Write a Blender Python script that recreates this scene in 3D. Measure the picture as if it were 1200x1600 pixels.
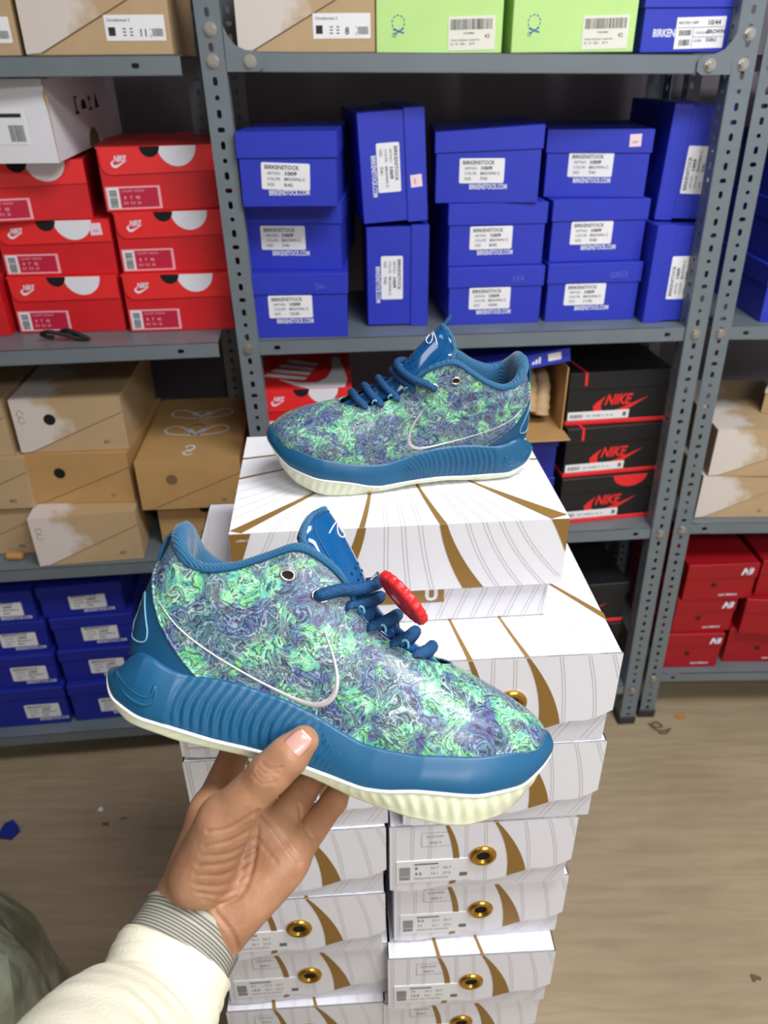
import bpy, bmesh, math, random
import numpy as np
from mathutils import Vector, Matrix

for _o in list(bpy.data.objects):
    bpy.data.objects.remove(_o)
SC = bpy.context.scene
COL = SC.collection
RND = random.Random(7)

# ------------------------------------------------------------------ camera
FPX, CAMH = 1195.0, 1.6
CAM_R = np.array([[0.99995241, -0.00975563, 0.0],
                  [-0.00491285, -0.50356712, 0.86394214],
                  [-0.0084283, -0.86390103, -0.50359109]])      # columns: camera right, down, forward
cam_d = bpy.data.cameras.new('camera')
cam = bpy.data.objects.new('camera', cam_d)
COL.objects.link(cam)
cam_d.sensor_fit = 'VERTICAL'
cam_d.sensor_height = 32.0
cam_d.sensor_width = 24.0
cam_d.lens = 32.0 * FPX / 1600.0
cam_d.clip_start = 0.02
cam_d.clip_end = 30
cam_d.dof.use_dof = True
cam_d.dof.focus_distance = 0.60
cam_d.dof.aperture_fstop = 9.0
M3 = np.stack([CAM_R[:, 0], -CAM_R[:, 1], -CAM_R[:, 2]], axis=1)
cam.matrix_world = Matrix([[*M3[0], 0], [*M3[1], 0], [*M3[2], CAMH], [0, 0, 0, 1]])
SC.camera = cam

# ------------------------------------------------------------------ world, lights, exposure
SC.view_settings.view_transform = 'Standard'
SC.view_settings.look = 'None'
SC.view_settings.gamma = 1.0
SC.view_settings.use_curve_mapping = False
SC.view_settings.exposure = 0.12
W = bpy.data.worlds.new('world')
SC.world = W
W.use_nodes = True
W.node_tree.nodes['Background'].inputs[0].default_value = (0.93, 0.96, 1.0, 1)
W.node_tree.nodes['Background'].inputs[1].default_value = 0.35


def lamp_area(name, loc, sx, sy, power, color=(0.97, 0.98, 1.0)):
    d = bpy.data.lights.new(name, 'AREA')
    d.shape = 'RECTANGLE'
    d.size, d.size_y = sx, sy
    d.energy = power
    d.color = color
    o = bpy.data.objects.new(name, d)
    COL.objects.link(o)
    o.location = loc
    return o


LAMPS = [((0.85, 0.30, 2.72), 1.2, 0.5, 42), ((0.9, -1.3, 2.72), 1.2, 0.6, 50), ((-1.35, 0.2, 2.72), 0.6, 0.6, 5)]
for i, (loc, sx, sy, p) in enumerate(LAMPS):
    lamp_area('ceiling_lamp_light', loc, sx, sy, p)


def at(px, py, depth):
    """point seen at a pixel of the 1200x1600 frame, at a metric depth along the view axis"""
    v = CAM_R @ np.array([(px - 600) / FPX, (py - 800) / FPX, 1.0]) * depth
    return np.array([v[0], v[1], v[2] + CAMH])


def camdir(x, y, z):
    return CAM_R @ np.array([x, y, z], float)


# ------------------------------------------------------------------ materials
def lin(c):
    return tuple(((v / 255) / 12.92 if v / 255 <= 0.04045 else ((v / 255 + 0.055) / 1.055) ** 2.4) for v in c) + (1,)


MATS = {}


def mat(name, rgb=(200, 200, 200), rough=0.6, metal=0.0, spec=0.5, noise=0.0, scale=30.0, bump=0.0, bscale=200.0, coat=0.0, stretch=None, trans=0.0, sss=0.0):
    if name in MATS:
        return MATS[name]
    m = bpy.data.materials.new(name)
    m.use_nodes = True
    nt = m.node_tree
    b = nt.nodes['Principled BSDF']
    b.inputs['Base Color'].default_value = lin(rgb)
    b.inputs['Roughness'].default_value = rough
    b.inputs['Metallic'].default_value = metal
    b.inputs['Specular IOR Level'].default_value = spec
    b.inputs['Coat Weight'].default_value = coat
    b.inputs['Transmission Weight'].default_value = trans
    if sss:
        b.inputs['Subsurface Weight'].default_value = sss
        b.inputs['Subsurface Radius'].default_value = (0.006, 0.003, 0.0015)
        b.inputs['Subsurface Scale'].default_value = 1.0
    tc = nt.nodes.new('ShaderNodeTexCoord')
    src = tc.outputs['Object']
    if stretch:
        mp = nt.nodes.new('ShaderNodeMapping')
        mp.inputs['Scale'].default_value = stretch
        nt.links.new(src, mp.inputs['Vector'])
        src = mp.outputs['Vector']
    if noise:
        n = nt.nodes.new('ShaderNodeTexNoise')
        n.inputs['Scale'].default_value = scale
        n.inputs['Detail'].default_value = 5
        nt.links.new(src, n.inputs['Vector'])
        r = nt.nodes.new('ShaderNodeValToRGB')
        c = lin(rgb)
        r.color_ramp.elements[0].position = 0.3
        r.color_ramp.elements[1].position = 0.7
        r.color_ramp.elements[0].color = tuple(v * (1 - noise) for v in c[:3]) + (1,)
        r.color_ramp.elements[1].color = tuple(min(1, v * (1 + noise)) for v in c[:3]) + (1,)
        nt.links.new(n.outputs['Fac'], r.inputs['Fac'])
        nt.links.new(r.outputs['Color'], b.inputs['Base Color'])
    if bump:
        n2 = nt.nodes.new('ShaderNodeTexNoise')
        n2.inputs['Scale'].default_value = bscale
        nt.links.new(src, n2.inputs['Vector'])
        bp = nt.nodes.new('ShaderNodeBump')
        bp.inputs['Strength'].default_value = bump
        bp.inputs['Distance'].default_value = 0.002
        nt.links.new(n2.outputs['Fac'], bp.inputs['Height'])
        nt.links.new(bp.outputs['Normal'], b.inputs['Normal'])
    MATS[name] = m
    return m


mat('rack_paint', (112, 122, 128), 0.42, 0.1, noise=0.06, scale=12)
mat('bolt_zinc', (190, 188, 180), 0.3, 0.9)
mat('foot_rubber', (45, 47, 49), 0.7)
mat('wall_paint', (118, 112, 120), 0.8, noise=0.05, scale=3)
mat('room_paint', (205, 203, 200), 0.85, noise=0.03, scale=3)
mat('lamp_housing', (235, 235, 235), 0.5)
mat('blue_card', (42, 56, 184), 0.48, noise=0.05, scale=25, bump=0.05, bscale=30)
mat('blue_card_dark_shaded', (26, 40, 150), 0.5, noise=0.05, scale=25)  # for dark blue boxes, and as painted shade on the low left stacks
mat('white_paper', (236, 236, 238), 0.6)
mat('cream_paper', (226, 226, 214), 0.6)
mat('price_paper', (240, 215, 222), 0.6)
mat('ink', (38, 38, 44), 0.7)
mat('ink_soft', (110, 110, 116), 0.7)
mat('pencil', (92, 104, 205), 0.7)
mat('white_ink', (225, 228, 240), 0.6)
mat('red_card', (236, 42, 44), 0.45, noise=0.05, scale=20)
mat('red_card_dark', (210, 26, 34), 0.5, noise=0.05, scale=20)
mat('hole_dark', (14, 13, 14), 0.9)
mat('crimson_print', (190, 20, 60), 0.6)
mat('pink_print', (240, 170, 180), 0.6)
mat('kraft', (186, 158, 120), 0.7, noise=0.05, scale=18)
mat('kraft_warm', (186, 146, 92), 0.7, noise=0.05, scale=18)
mat('kraft_dark', (120, 95, 62), 0.8)
mat('black_card', (24, 24, 26), 0.5, noise=0.1, scale=20)
mat('lime_card', (186, 226, 138), 0.55, noise=0.03, scale=15)
mat('blue_print', (52, 118, 170), 0.6)
mat('nb_hole', (70, 8, 14), 0.8)
mat('nb_red', (158, 12, 26), 0.45, noise=0.06, scale=20)
mat('white_card', (232, 232, 238), 0.5, noise=0.02, scale=10)
mat('body_card', (222, 221, 228), 0.55)
mat('gold_print', (152, 116, 56), 0.42, 0.25)
mat('grey_print', (196, 190, 186), 0.55)
mat('brass', (196, 156, 70), 0.25, 1.0)
mat('grey_card', (150, 150, 156), 0.6)
mat('teal_fabric', (10, 82, 122), 0.75, noise=0.10, scale=90, bump=0.25, bscale=900)
mat('patent_blue', (5, 80, 136), 0.10, spec=0.6, coat=0.6)
mat('midsole_blue', (17, 85, 124), 0.42, noise=0.03, scale=20)
mat('counter_blue', (13, 75, 114), 0.45)
mat('thread_pale', (120, 180, 205), 0.7)
mat('rand_white', (236, 238, 236), 0.5)
mat('silver_line', (206, 200, 200), 0.28, 0.35)
mat('eyelet_metal', (200, 196, 190), 0.25, 0.9)
mat('tag_red', (224, 40, 44), 0.38, noise=0.05, scale=60)
mat('chain_silver', (196, 190, 182), 0.25, 0.9)
mat('nail', (196, 146, 136), 0.32, coat=0.2)
mat('sleeve_cream', (226, 221, 200), 0.85, noise=0.03, scale=60, bump=0.25, bscale=500)
mat('scrap_blue', (26, 44, 150), 0.5)
mat('leaf_tan', (176, 128, 72), 0.8)
mat('string_brown', (110, 84, 56), 0.85)
mat('black_plastic', (22, 20, 20), 0.5)
mat('cork', (190, 140, 80), 0.8)


# ------------------------------------------------------------------ mesh helpers
def mesh_obj(name, verts, faces, material, parent=None, smooth=False, mods=None):
    me = bpy.data.meshes.new(name)
    me.from_pydata([tuple(map(float, v)) for v in verts], [], [tuple(map(int, f)) for f in faces])
    me.update()
    return data_obj(name, me, material, parent, smooth)


def data_obj(name, me, material, parent=None, smooth=False):
    o = bpy.data.objects.new(name, me)
    COL.objects.link(o)
    if material is not None and not me.materials:
        me.materials.append(MATS[material] if isinstance(material, str) else material)
    if smooth:
        me.polygons.foreach_set('use_smooth', [True] * len(me.polygons))
    if parent is not None:
        o.parent = parent
    return o


def empty(name, loc=(0, 0, 0), rot=(0, 0, 0)):
    o = bpy.data.objects.new(name, None)
    COL.objects.link(o)
    o.empty_display_size = 0.02
    o.location = loc
    o.rotation_euler = rot
    return o


def tag(o, label, cat, group=None):
    o['label'] = label
    o['category'] = cat
    if group:
        o['group'] = group
    return o


def struct(o):
    o['kind'] = 'structure'
    return o


def merge(*parts):
    V, F = [], []
    for v, f in parts:
        n = len(V)
        V += [tuple(p) for p in v]
        F += [tuple(i + n for i in q) for q in f]
    return V, F


def xf(vf, m):
    m = Matrix(m)
    return [tuple(m @ Vector(p)) for p in vf[0]], vf[1]


def box_vf(x0, x1, y0, y1, z0, z1, bev=0.0):
    if bev <= 0:
        v = [(x0, y0, z0), (x1, y0, z0), (x1, y1, z0), (x0, y1, z0), (x0, y0, z1), (x1, y0, z1), (x1, y1, z1), (x0, y1, z1)]
        return v, [(0, 3, 2, 1), (4, 5, 6, 7), (0, 1, 5, 4), (1, 2, 6, 5), (2, 3, 7, 6), (3, 0, 4, 7)]
    bm = bmesh.new()
    for x, sx in ((x0, 1), (x1, -1)):
        for y, sy in ((y0, 1), (y1, -1)):
            for z, sz in ((z0, 1), (z1, -1)):
                bm.verts.new((x, y + sy * bev, z + sz * bev))
                bm.verts.new((x + sx * bev, y, z + sz * bev))
                bm.verts.new((x + sx * bev, y + sy * bev, z))
    bmesh.ops.convex_hull(bm, input=bm.verts)
    bmesh.ops.dissolve_limit(bm, angle_limit=0.01, verts=bm.verts, edges=bm.edges)
    bm.verts.index_update()
    v = [tuple(q.co) for q in bm.verts]
    f = [tuple(q.index for q in p.verts) for p in bm.faces]
    bm.free()
    return v, f


def slab_vf(poly, y0, y1):
    """polygon in x,z extruded from y0 (front, towards -y) to y1"""
    n = len(poly)
    a = sum(poly[i][0] * poly[(i + 1) % n][1] - poly[(i + 1) % n][0] * poly[i][1] for i in range(n))
    if a < 0:
        poly = poly[::-1]
    v = [(x, y0, z) for x, z in poly] + [(x, y1, z) for x, z in poly]
    f = [tuple(range(n)), tuple(range(2 * n - 1, n - 1, -1))]
    f += [(i + n, (i + 1) % n + n, (i + 1) % n, i) for i in range(n)]
    return v, f


def tube_vf(pts, rad, n=8, cap=True, closed=False, flat=1.0, up=None):
    pts = [np.array(p, float) for p in pts]
    m = len(pts)
    if not hasattr(rad, '__len__'):
        rad = [rad] * m
    V, F = [], []
    prev = None
    for i, p in enumerate(pts):
        if closed:
            t = pts[(i + 1) % m] - pts[i - 1]
        else:
            t = pts[min(i + 1, m - 1)] - pts[max(i - 1, 0)]
        t = t / (np.linalg.norm(t) + 1e-12)
        if up is not None:
            a = np.cross(np.array(up, float), t)
        elif prev is None:
            ref = np.array([0, 0, 1.0]) if abs(t[2]) < 0.9 else np.array([1.0, 0, 0])
            a = np.cross(ref, t)
        else:
            a = prev - t * np.dot(prev, t)
        a /= (np.linalg.norm(a) + 1e-12)
        prev = a
        b = np.cross(t, a)
        for k in range(n):
            th = 2 * math.pi * k / n
            V.append(tuple(p + rad[i] * (math.cos(th) * a + flat * math.sin(th) * b)))
    rng = m if closed else m - 1
    for i in range(rng):
        for k in range(n):
            j = (i + 1) % m
            F.append((i * n + k, i * n + (k + 1) % n, j * n + (k + 1) % n, j * n + k))
    if cap and not closed:
        F.append(tuple(range(n - 1, -1, -1)))
        F.append(tuple(range((m - 1) * n, m * n)))
    return V, F


def ring_vf(R, r, n=20, k=8, sq=1.0):
    """torus around the y axis"""
    pts = [(R * math.cos(2 * math.pi * i / n), 0, sq * R * math.sin(2 * math.pi * i / n)) for i in range(n)]
    return tube_vf(pts, r, k, closed=True, up=(0, 1, 0))


def disc_vf(cx, cz, r, y0, y1, n=18, a0=0.0, a1=2 * math.pi):
    full = abs(a1 - a0 - 2 * math.pi) < 1e-6
    m = n if full else n + 1
    return slab_vf([(cx + r * math.cos(a0 + (a1 - a0) * i / n), cz + r * math.sin(a0 + (a1 - a0) * i / n)) for i in range(m)], y0, y1)


def catmull(P, n, closed=False):
    P = np.array(P, float)
    m = len(P)
    out = []
    segs = m if closed else m - 1
    for i in range(segs):
        if closed:
            a, b, c, d = P[(i - 1) % m], P[i], P[(i + 1) % m], P[(i + 2) % m]
        else:
            a, b, c, d = P[max(i - 1, 0)], P[i], P[i + 1], P[min(i + 2, m - 1)]
        for k in range(n):
            t = k / n
            out.append(0.5 * ((2 * b) + (-a + c) * t + (2 * a - 5 * b + 4 * c - d) * t * t + (-a + 3 * b - 3 * c + d) * t ** 3))
    if not closed:
        out.append(P[-1])
    return np.array(out)


TEXT_CACHE = {}


def text_vf(s, size, shear=0.0, bold=0.0, align='LEFT'):
    """flat lettering in the x,z plane facing -y"""
    key = (s, shear, bold, align)
    if key not in TEXT_CACHE:
        c = bpy.data.curves.new('lettering', 'FONT')
        c.body = s
        c.size = 1.0
        c.shear = shear
        c.offset = bold
        c.resolution_u = 2
        c.align_x = align
        o = bpy.data.objects.new('lettering', c)
        COL.objects.link(o)
        dg = bpy.context.evaluated_depsgraph_get()
        me = bpy.data.meshes.new_from_object(o.evaluated_get(dg))
        V = [(v.co.x, v.co.y) for v in me.vertices]
        F = [tuple(p.vertices) for p in me.polygons]
        bpy.data.objects.remove(o)
        bpy.data.curves.remove(c)
        bpy.data.meshes.remove(me)
        TEXT_CACHE[key] = (V, F)
    V, F = TEXT_CACHE[key]
    return [(x * size, 0.0, z * size) for x, z in V], F


def move(vf, x=0, y=0, z=0, rot=0.0, sx=1.0):
    c, s = math.cos(rot), math.sin(rot)
    return [(x + (p[0] * sx) * c - p[2] * s, p[1] + y, z + (p[0] * sx) * s + p[2] * c) for p in vf[0]], vf[1]


def strip_vf(pts, widths, y=0.0, axis='xz'):
    """flat printed ribbon through 2-D points; facing -y (xz) or +z (xy)"""
    P = np.array(pts, float)
    n = len(P)
    V, F = [], []
    for i in range(n):
        t = P[min(i + 1, n - 1)] - P[max(i - 1, 0)]
        t /= (np.linalg.norm(t) + 1e-12)
        nn = np.array([-t[1], t[0]])
        w = widths[i] if hasattr(widths, '__len__') else widths
        for s in (-0.5, 0.5):
            q = P[i] + nn * w * s
            V.append((q[0], y, q[1]) if axis == 'xz' else (q[0], q[1], y))
    for i in range(n - 1):
        F.append((2 * i, 2 * i + 1, 2 * i + 3, 2 * i + 2))
    return V, F


SWOOSH = [(0.00, 0.28), (0.04, 0.12), (0.14, 0.02), (0.28, 0.0), (0.45, 0.07), (1.0, 0.42), (0.45, 0.20), (0.30, 0.16), (0.20, 0.17), (0.15, 0.24), (0.155, 0.34), (0.22, 0.46), (0.08, 0.36)]


def poly_vf(pts, y=0.0):
    n = len(pts)
    a = sum(pts[i][0] * pts[(i + 1) % n][1] - pts[(i + 1) % n][0] * pts[i][1] for i in range(n))
    if a < 0:
        pts = pts[::-1]
    return [(x, y, z) for x, z in pts], [tuple(range(n))]


def swoosh_vf(w, y=0.0):
    return poly_vf([(x * w, z * w) for x, z in SWOOSH], y)


def barcode_vf(w, h, n=16, seed=1, vertical=True):
    r = random.Random(seed)
    parts = []
    for i in range(n):
        t = w / n * r.uniform(0.3, 0.7)
        x = w * i / n
        parts.append(poly_vf([(x, 0), (x + t, 0), (x + t, h), (x, h)]) if vertical else poly_vf([(0, x), (h, x), (h, x + t), (0, x + t)]))
    return merge(*parts)

# ------------------------------------------------------------------ the room
def floor_material():
    m = bpy.data.materials.new('floor_vinyl')
    m.use_nodes = True
    nt = m.node_tree
    b = nt.nodes['Principled BSDF']
    b.inputs['Roughness'].default_value = 0.55
    tc = nt.nodes.new('ShaderNodeTexCoord')
    mp = nt.nodes.new('ShaderNodeMapping')
    mp.inputs['Scale'].default_value = (1.6, 16, 1)
    mp.inputs['Rotation'].default_value = (0, 0, 0.12)
    nt.links.new(tc.outputs['Object'], mp.inputs['Vector'])
    n = nt.nodes.new('ShaderNodeTexNoise')
    n.inputs['Scale'].default_value = 3.0
    n.inputs['Detail'].default_value = 6
    n.inputs['Distortion'].default_value = 0.8
    nt.links.new(mp.outputs['Vector'], n.inputs['Vector'])
    n2 = nt.nodes.new('ShaderNodeTexNoise')
    n2.inputs['Scale'].default_value = 4.0
    n2.inputs['Detail'].default_value = 4
    nt.links.new(tc.outputs['Object'], n2.inputs['Vector'])
    mx = nt.nodes.new('ShaderNodeMath')
    mx.operation = 'MULTIPLY_ADD'
    mx.inputs[1].default_value = 0.6
    nt.links.new(n.outputs['Fac'], mx.inputs[0])
    m2 = nt.nodes.new('ShaderNodeMath')
    m2.operation = 'MULTIPLY'
    m2.inputs[1].default_value = 0.4
    nt.links.new(n2.outputs['Fac'], m2.inputs[0])
    nt.links.new(m2.outputs[0], mx.inputs[2])
    r = nt.nodes.new('ShaderNodeValToRGB')
    r.color_ramp.elements[0].position = 0.33
    r.color_ramp.elements[0].color = lin((150, 133, 106))
    r.color_ramp.elements[1].position = 0.66
    r.color_ramp.elements[1].color = lin((172, 154, 126))
    nt.links.new(mx.outputs[0], r.inputs['Fac'])
    nt.links.new(r.outputs['Color'], b.inputs['Base Color'])
    return m


RX0, RX1, RY0, RY1, RZ = -2.3, 2.4, -2.6, 2.06, 2.8
MATS['floor_vinyl'] = floor_material()
T = 0.1
struct(mesh_obj('floor', *box_vf(RX0 - T, RX1 + T, RY0 - T, RY1 + T, -T, 0), 'floor_vinyl'))
struct(mesh_obj('ceiling', *box_vf(RX0 - T, RX1 + T, RY0 - T, RY1 + T, RZ, RZ + T), 'room_paint'))
struct(mesh_obj('wall_back', *box_vf(RX0 - T, RX1 + T, RY1, RY1 + T, 0, RZ), 'wall_paint'))
struct(mesh_obj('wall_left', *box_vf(RX0 - T, RX0, RY0, RY1, 0, RZ), 'wall_paint'))
struct(mesh_obj('wall_right', *box_vf(RX1, RX1 + T, RY0, RY1, 0, RZ), 'room_paint'))
struct(mesh_obj('wall_front', *box_vf(RX0 - T, RX1 + T, RY0 - T, RY0, 0, RZ), 'room_paint'))
for i, (loc, sx, sy, p) in enumerate(LAMPS):
    o = mesh_obj('ceiling_lamp', *box_vf(loc[0] - sx / 2 - .03, loc[0] + sx / 2 + .03, loc[1] - sy / 2 - .03, loc[1] + sy / 2 + .03, loc[2] + .005, RZ), 'lamp_housing')
    tag(o, ['flat white ceiling lamp over the white box stack', 'flat white ceiling lamp behind the camera', 'small square white ceiling lamp at the left'][i], 'lamp', 'ceiling lamps')

# ------------------------------------------------------------------ slotted-angle racks
PITCH = 0.0245


def cell_vf(w, h, kind):
    """plate w x h in the x,z plane with one punched hole"""
    if kind == 'h':
        a, b = 0.0062, 0.0040
    elif kind == 'v':
        a, b = 0.0040, 0.0066
    else:
        a, b = 0.0040, 0.0040
    outer, inner = [], []
    n = 16
    for i in range(n):
        th = 2 * math.pi * (i + 0.0) / n + math.pi / 4
        c, s = math.cos(th), math.sin(th)
        k = 1 / max(abs(c), abs(s))
        outer.append((w / 2 + c * k * w / 2, 0, h / 2 + s * k * h / 2))
        q = (abs(c) ** 3.5 + abs(s) ** 3.5) ** (-1 / 3.5) if kind != 'c' else 1
        inner.append((w / 2 + c * q * a, 0, h / 2 + s * q * b))
    F = [(i, (i + 1) % n, (i + 1) % n + n, i + n) for i in range(n)]
    return outer + inner, F


CELLS = {}


def post_vf(width, height, flange, side, lean, phase=0):
    parts = []
    n = int(height / PITCH)
    kinds = ['h', 'v', 'c', 'v']
    for i in range(n):
        k = kinds[(i + phase) % 4]
        v, f = cell_vf(width, PITCH, k)
        parts.append(([(x, y, z + i * PITCH) for x, y, z in v], f))
        v2, f2 = cell_vf(flange, PITCH, k)
        sx = 0.0 if side < 0 else width
        parts.append(([(sx, x, z + i * PITCH) for x, y, z in v2], f2))
    V, F = merge(*parts)
    return [(x - lean * z, y, z) for x, y, z in V], F


def solid(o, t=0.002, off=0.0):
    m = o.modifiers.new('thickness', 'SOLIDIFY')
    m.thickness = t
    m.offset = off
    return o


def bolt_mesh():
    hexa = [(0.0082 * math.cos(math.pi / 3 * i), 0.0082 * math.sin(math.pi / 3 * i)) for i in range(6)]
    h = slab_vf(hexa, -0.0065, -0.001)
    w = disc_vf(0, 0, 0.0105, -0.0012, 0.0, 14)
    d = disc_vf(0, 0, 0.0058, -0.0078, -0.0065, 10)
    me = bpy.data.meshes.new('bolt')
    V, F = merge(h, w, d)
    me.from_pydata(V, [], F)
    me.materials.append(MATS['bolt_zinc'])
    return me


BOLT = bolt_mesh()


def shelf_vf(x0, x1, depth, z, tl, tr, slots=True, y0=0.004, fl=0.030):
    """tray: deck, front flange with slots, rear flange. tl/tr lift the ends"""
    def lift(x):
        return tl + (tr - tl) * (x - x0) / (x1 - x0)
    parts = [box_vf(x0, x1, y0, depth, -0.0015, 0.0), box_vf(x0, x1, depth - 0.0015, depth, -fl, 0.0), box_vf(x0, x1, y0, y0 + 0.012, -fl, -fl + 0.0015)]
    cw = 0.032
    xs = [x0 + 0.058, x1 - 0.058 - cw] if slots else []
    cur = x0
    for xx in xs:
        parts.append(box_vf(cur, xx, y0, y0 + 0.0015, -fl, 0))
        v, f = cell_vf(cw, fl, 'h')
        parts.append(([(a + xx, b + y0, c - fl) for a, b, c in v], f))
        cur = xx + cw
    parts.append(box_vf(cur, x1, y0, y0 + 0.0015, -fl, 0))
    V, F = merge(*parts)
    return [(x, y, zz + z + lift(x)) for x, y, zz in V], F


def gusset_vf(x0, x1, flip, z):
    w = x1 - x0
    p = [(0, 0), (w * .86, 0), (w, .006), (w, .022), (w * .86, .030), (w * .55, .031), (w * .28, .038), (w * .1, .052), (0, .066)]
    if flip:
        p = [(w - a, b) for a, b in p]
    return slab_vf([(x0 + a, z + b) for a, b in p], -0.0012, 0.0015)


def rack(name, label, origin, yaw, width, depth, shelves, height, front_posts, lean=0.0, gussets=(), tilt=None, pw=0.040, foot=True):
    root = empty(name, (origin[0], origin[1], 0), (0, 0, math.radians(yaw)))
    tag(root, label, 'rack', 'grey slotted-angle racks')
    for (px, side, w, ph) in front_posts:
        solid(mesh_obj('post', *post_vf(w, height, 0.036, side, lean, ph), 'rack_paint', root))
        if foot:
            fo = mesh_obj('foot_cap', *box_vf(-0.004, w + 0.004, -0.004, 0.040, 0.0, 0.028, 0.003), 'foot_rubber', root)
            fo.location = (px, 0, 0)
        root.children[-2 if foot else -1].location = (px, 0, 0.0)
    for px, side in ((0.0, -1), (width - pw, 1)):
        o = solid(mesh_obj('rear_post', *[(lambda V, F: ([(x, -y, z) for x, y, z in V], [q[::-1] for q in F]))(*post_vf(pw, height, 0.036, side, lean))][0], 'rack_paint', root))
        o.location = (px, depth, 0.0)
    for i, z in enumerate(shelves):
        tl, tr = (tilt or {}).get(i, (0, 0))
        sh = lean * z
        mesh_obj('shelf', *shelf_vf(0.003 - sh, width - 0.003 - sh, depth - 0.003, z, tl, tr, slots=(i not in gussets)), 'rack_paint', root)
        for (px, side, w, ph) in front_posts:
            left = side < 0
            e = tl if left else tr
            bx = px + w / 2 - sh
            b = data_obj('bolt', BOLT, None, root)
            b.location = (bx, -0.001, z - 0.014 + e)
            if i in gussets:
                gx0, gx1 = (px + w - sh, px + w + 0.062 - sh) if left else (px - 0.062 - sh, px - sh)
                mesh_obj('gusset_plate', *gusset_vf(gx0, gx1, not left, z - 0.030 + e), 'rack_paint', root)
                b2 = data_obj('bolt', BOLT, None, root)
                b2.location = ((gx1 - 0.022) if left else (gx0 + 0.022), -0.0015, z - 0.015 + e)
                b3 = data_obj('bolt', BOLT, None, root)
                b3.location = (bx + 0.001, -0.001, z + 0.031 + e)
    return root


SZ = [1.616, 1.130, 0.643, 0.140]
rack('shelving_rack', 'grey slotted metal rack in the middle, behind the white box stack', (-0.261, 1.482), 4.32, 0.957, 0.38, SZ, 2.06,
     [(0.0, -1, 0.042, 3), (0.917, 1, 0.040, 3)], lean=0.023, gussets=(0,), tilt={0: (0.008, -0.004)})
SZL = [1.619, 1.132, 0.628, 0.118]
rack('shelving_rack', 'grey slotted metal rack at the left, holding the red and kraft shoe boxes', (-1.208, 1.382), 5.66, 0.905, 0.38, SZL, 2.06,
     [(0.0, -1, 0.040, 1)], lean=0.012)
SZR = [1.612, 1.122, 0.637, 0.157]
rack('shelving_rack', 'grey slotted metal rack at the right edge, with dark red boxes at its foot', (0.716, 1.578), 0.4, 0.95, 0.38, SZR, 2.06,
     [(0.0, -1, 0.040, 0), (0.91, 1, 0.040, 2)], lean=0.022)

# ------------------------------------------------------------------ shoe boxes
E_ = 0.0004      # print sits this far proud of the card


def place(name, label, cat, group, x, y, z, yaw, roll=0):
    """root at the front left bottom corner of the box"""
    return tag(empty(name, (x, y, z), (0, math.radians(roll), math.radians(yaw))), label, cat, group)


def warp(vf, w, h, hl, hr):
    """lift the left/right ends of a lid"""
    return [(x, y, z + (hl + (hr - hl) * x / w) * (1 if z > h * 0.98 else 0.6)) for x, y, z in vf[0]], vf[1]


def price_sticker(root, x, z, y, rot=0.05):
    s = mesh_obj('price_sticker', *move(slab_vf([(0, 0), (.022, 0), (.022, .022), (0, .022)], -0.0003, 0), x, y, z, rot), 'price_paper', root)
    mesh_obj('price_print', *move(move(text_vf('1009', .006), .004, -.0006, .006), x, y, z, rot), 'ink_soft', s)


# --- blue sandal boxes -------------------------------------------------------
def sandal_label(root, x, z, y, size, art, rot=0.0, com_dx=0.02, mat_lbl='white_paper', lw=0.086, lh=0.044):
    lb = mesh_obj('label', *move(slab_vf([(0, .002), (.002, 0), (lw - .002, 0), (lw, .002), (lw, lh - .002), (lw - .002, lh), (.002, lh), (0, lh - .002)], -0.0004, 0), x, y, z, rot), mat_lbl, root)
    pr = merge(move(text_vf('BIRKENSTOCK', .0094, bold=.015), .006, 0, lh - .0105, sx=.98),
               move(text_vf('ARTNO:', .0066), .010, 0, lh - .0195), move(text_vf(art, .0085, bold=.03), .040, 0, lh - .0200, sx=1.35),
               move(text_vf('COLOR:', .0066), .010, 0, lh - .0285), move(text_vf('BROWN C', .0072, bold=.01), .040, 0, lh - .0288, sx=1.1),
               move(text_vf('SIZE:', .0066), .010, 0, lh - .0380), move(text_vf(size, .0080, bold=.01), .040, 0, lh - .0385, sx=1.1))
    mesh_obj('label_print', *move(pr, x, y - .0008, z, rot), 'ink', lb)
    cm = move(text_vf('BIRKENSTOCK.COM', .0125, bold=.03), x + com_dx, y - E_, z - .0105, 0, sx=.64)
    mesh_obj('web_lettering', *cm, 'white_ink', root)


def blue_box(label, x, y, z, yaw, w=.19, h=.122, d=.30, size='8/42', lidh=.040, lx=None, lz=None, hl=0, hr=0, roll=0, rot=0.0, com=.02, price=None, pencil=None, group='blue sandal boxes', deep=False, art='1009', lbl=True, lid_rot=0.0):
    r = place('sandal_box', label, 'shoe box', group, x, y, z, yaw, roll)
    m = 'blue_card_dark_shaded' if deep else 'blue_card'
    mesh_obj('box_body', *box_vf(.003, w - .003, .003, d - .003, 0, h - .004, .001), m, r)
    lid = mesh_obj('lid', *warp(box_vf(0, w, 0, d, h - lidh, h, .0012), w, h, hl, hr), m, r)
    if lid_rot:
        lid.rotation_euler = (0, 0, lid_rot)
    if lbl:
        sandal_label(r, w * .22 if lx is None else lx, (h - lidh) * .34 if lz is None else lz, .003 - E_, size, art, rot, com)
    if price:
        price_sticker(r, price[0], price[1], -.0003)
    if pencil:
        mesh_obj('pencil_note', *move(text_vf(pencil, .016), w * .66, -E_, h - lidh * .75, .05), 'pencil', lid)
    return r


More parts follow.
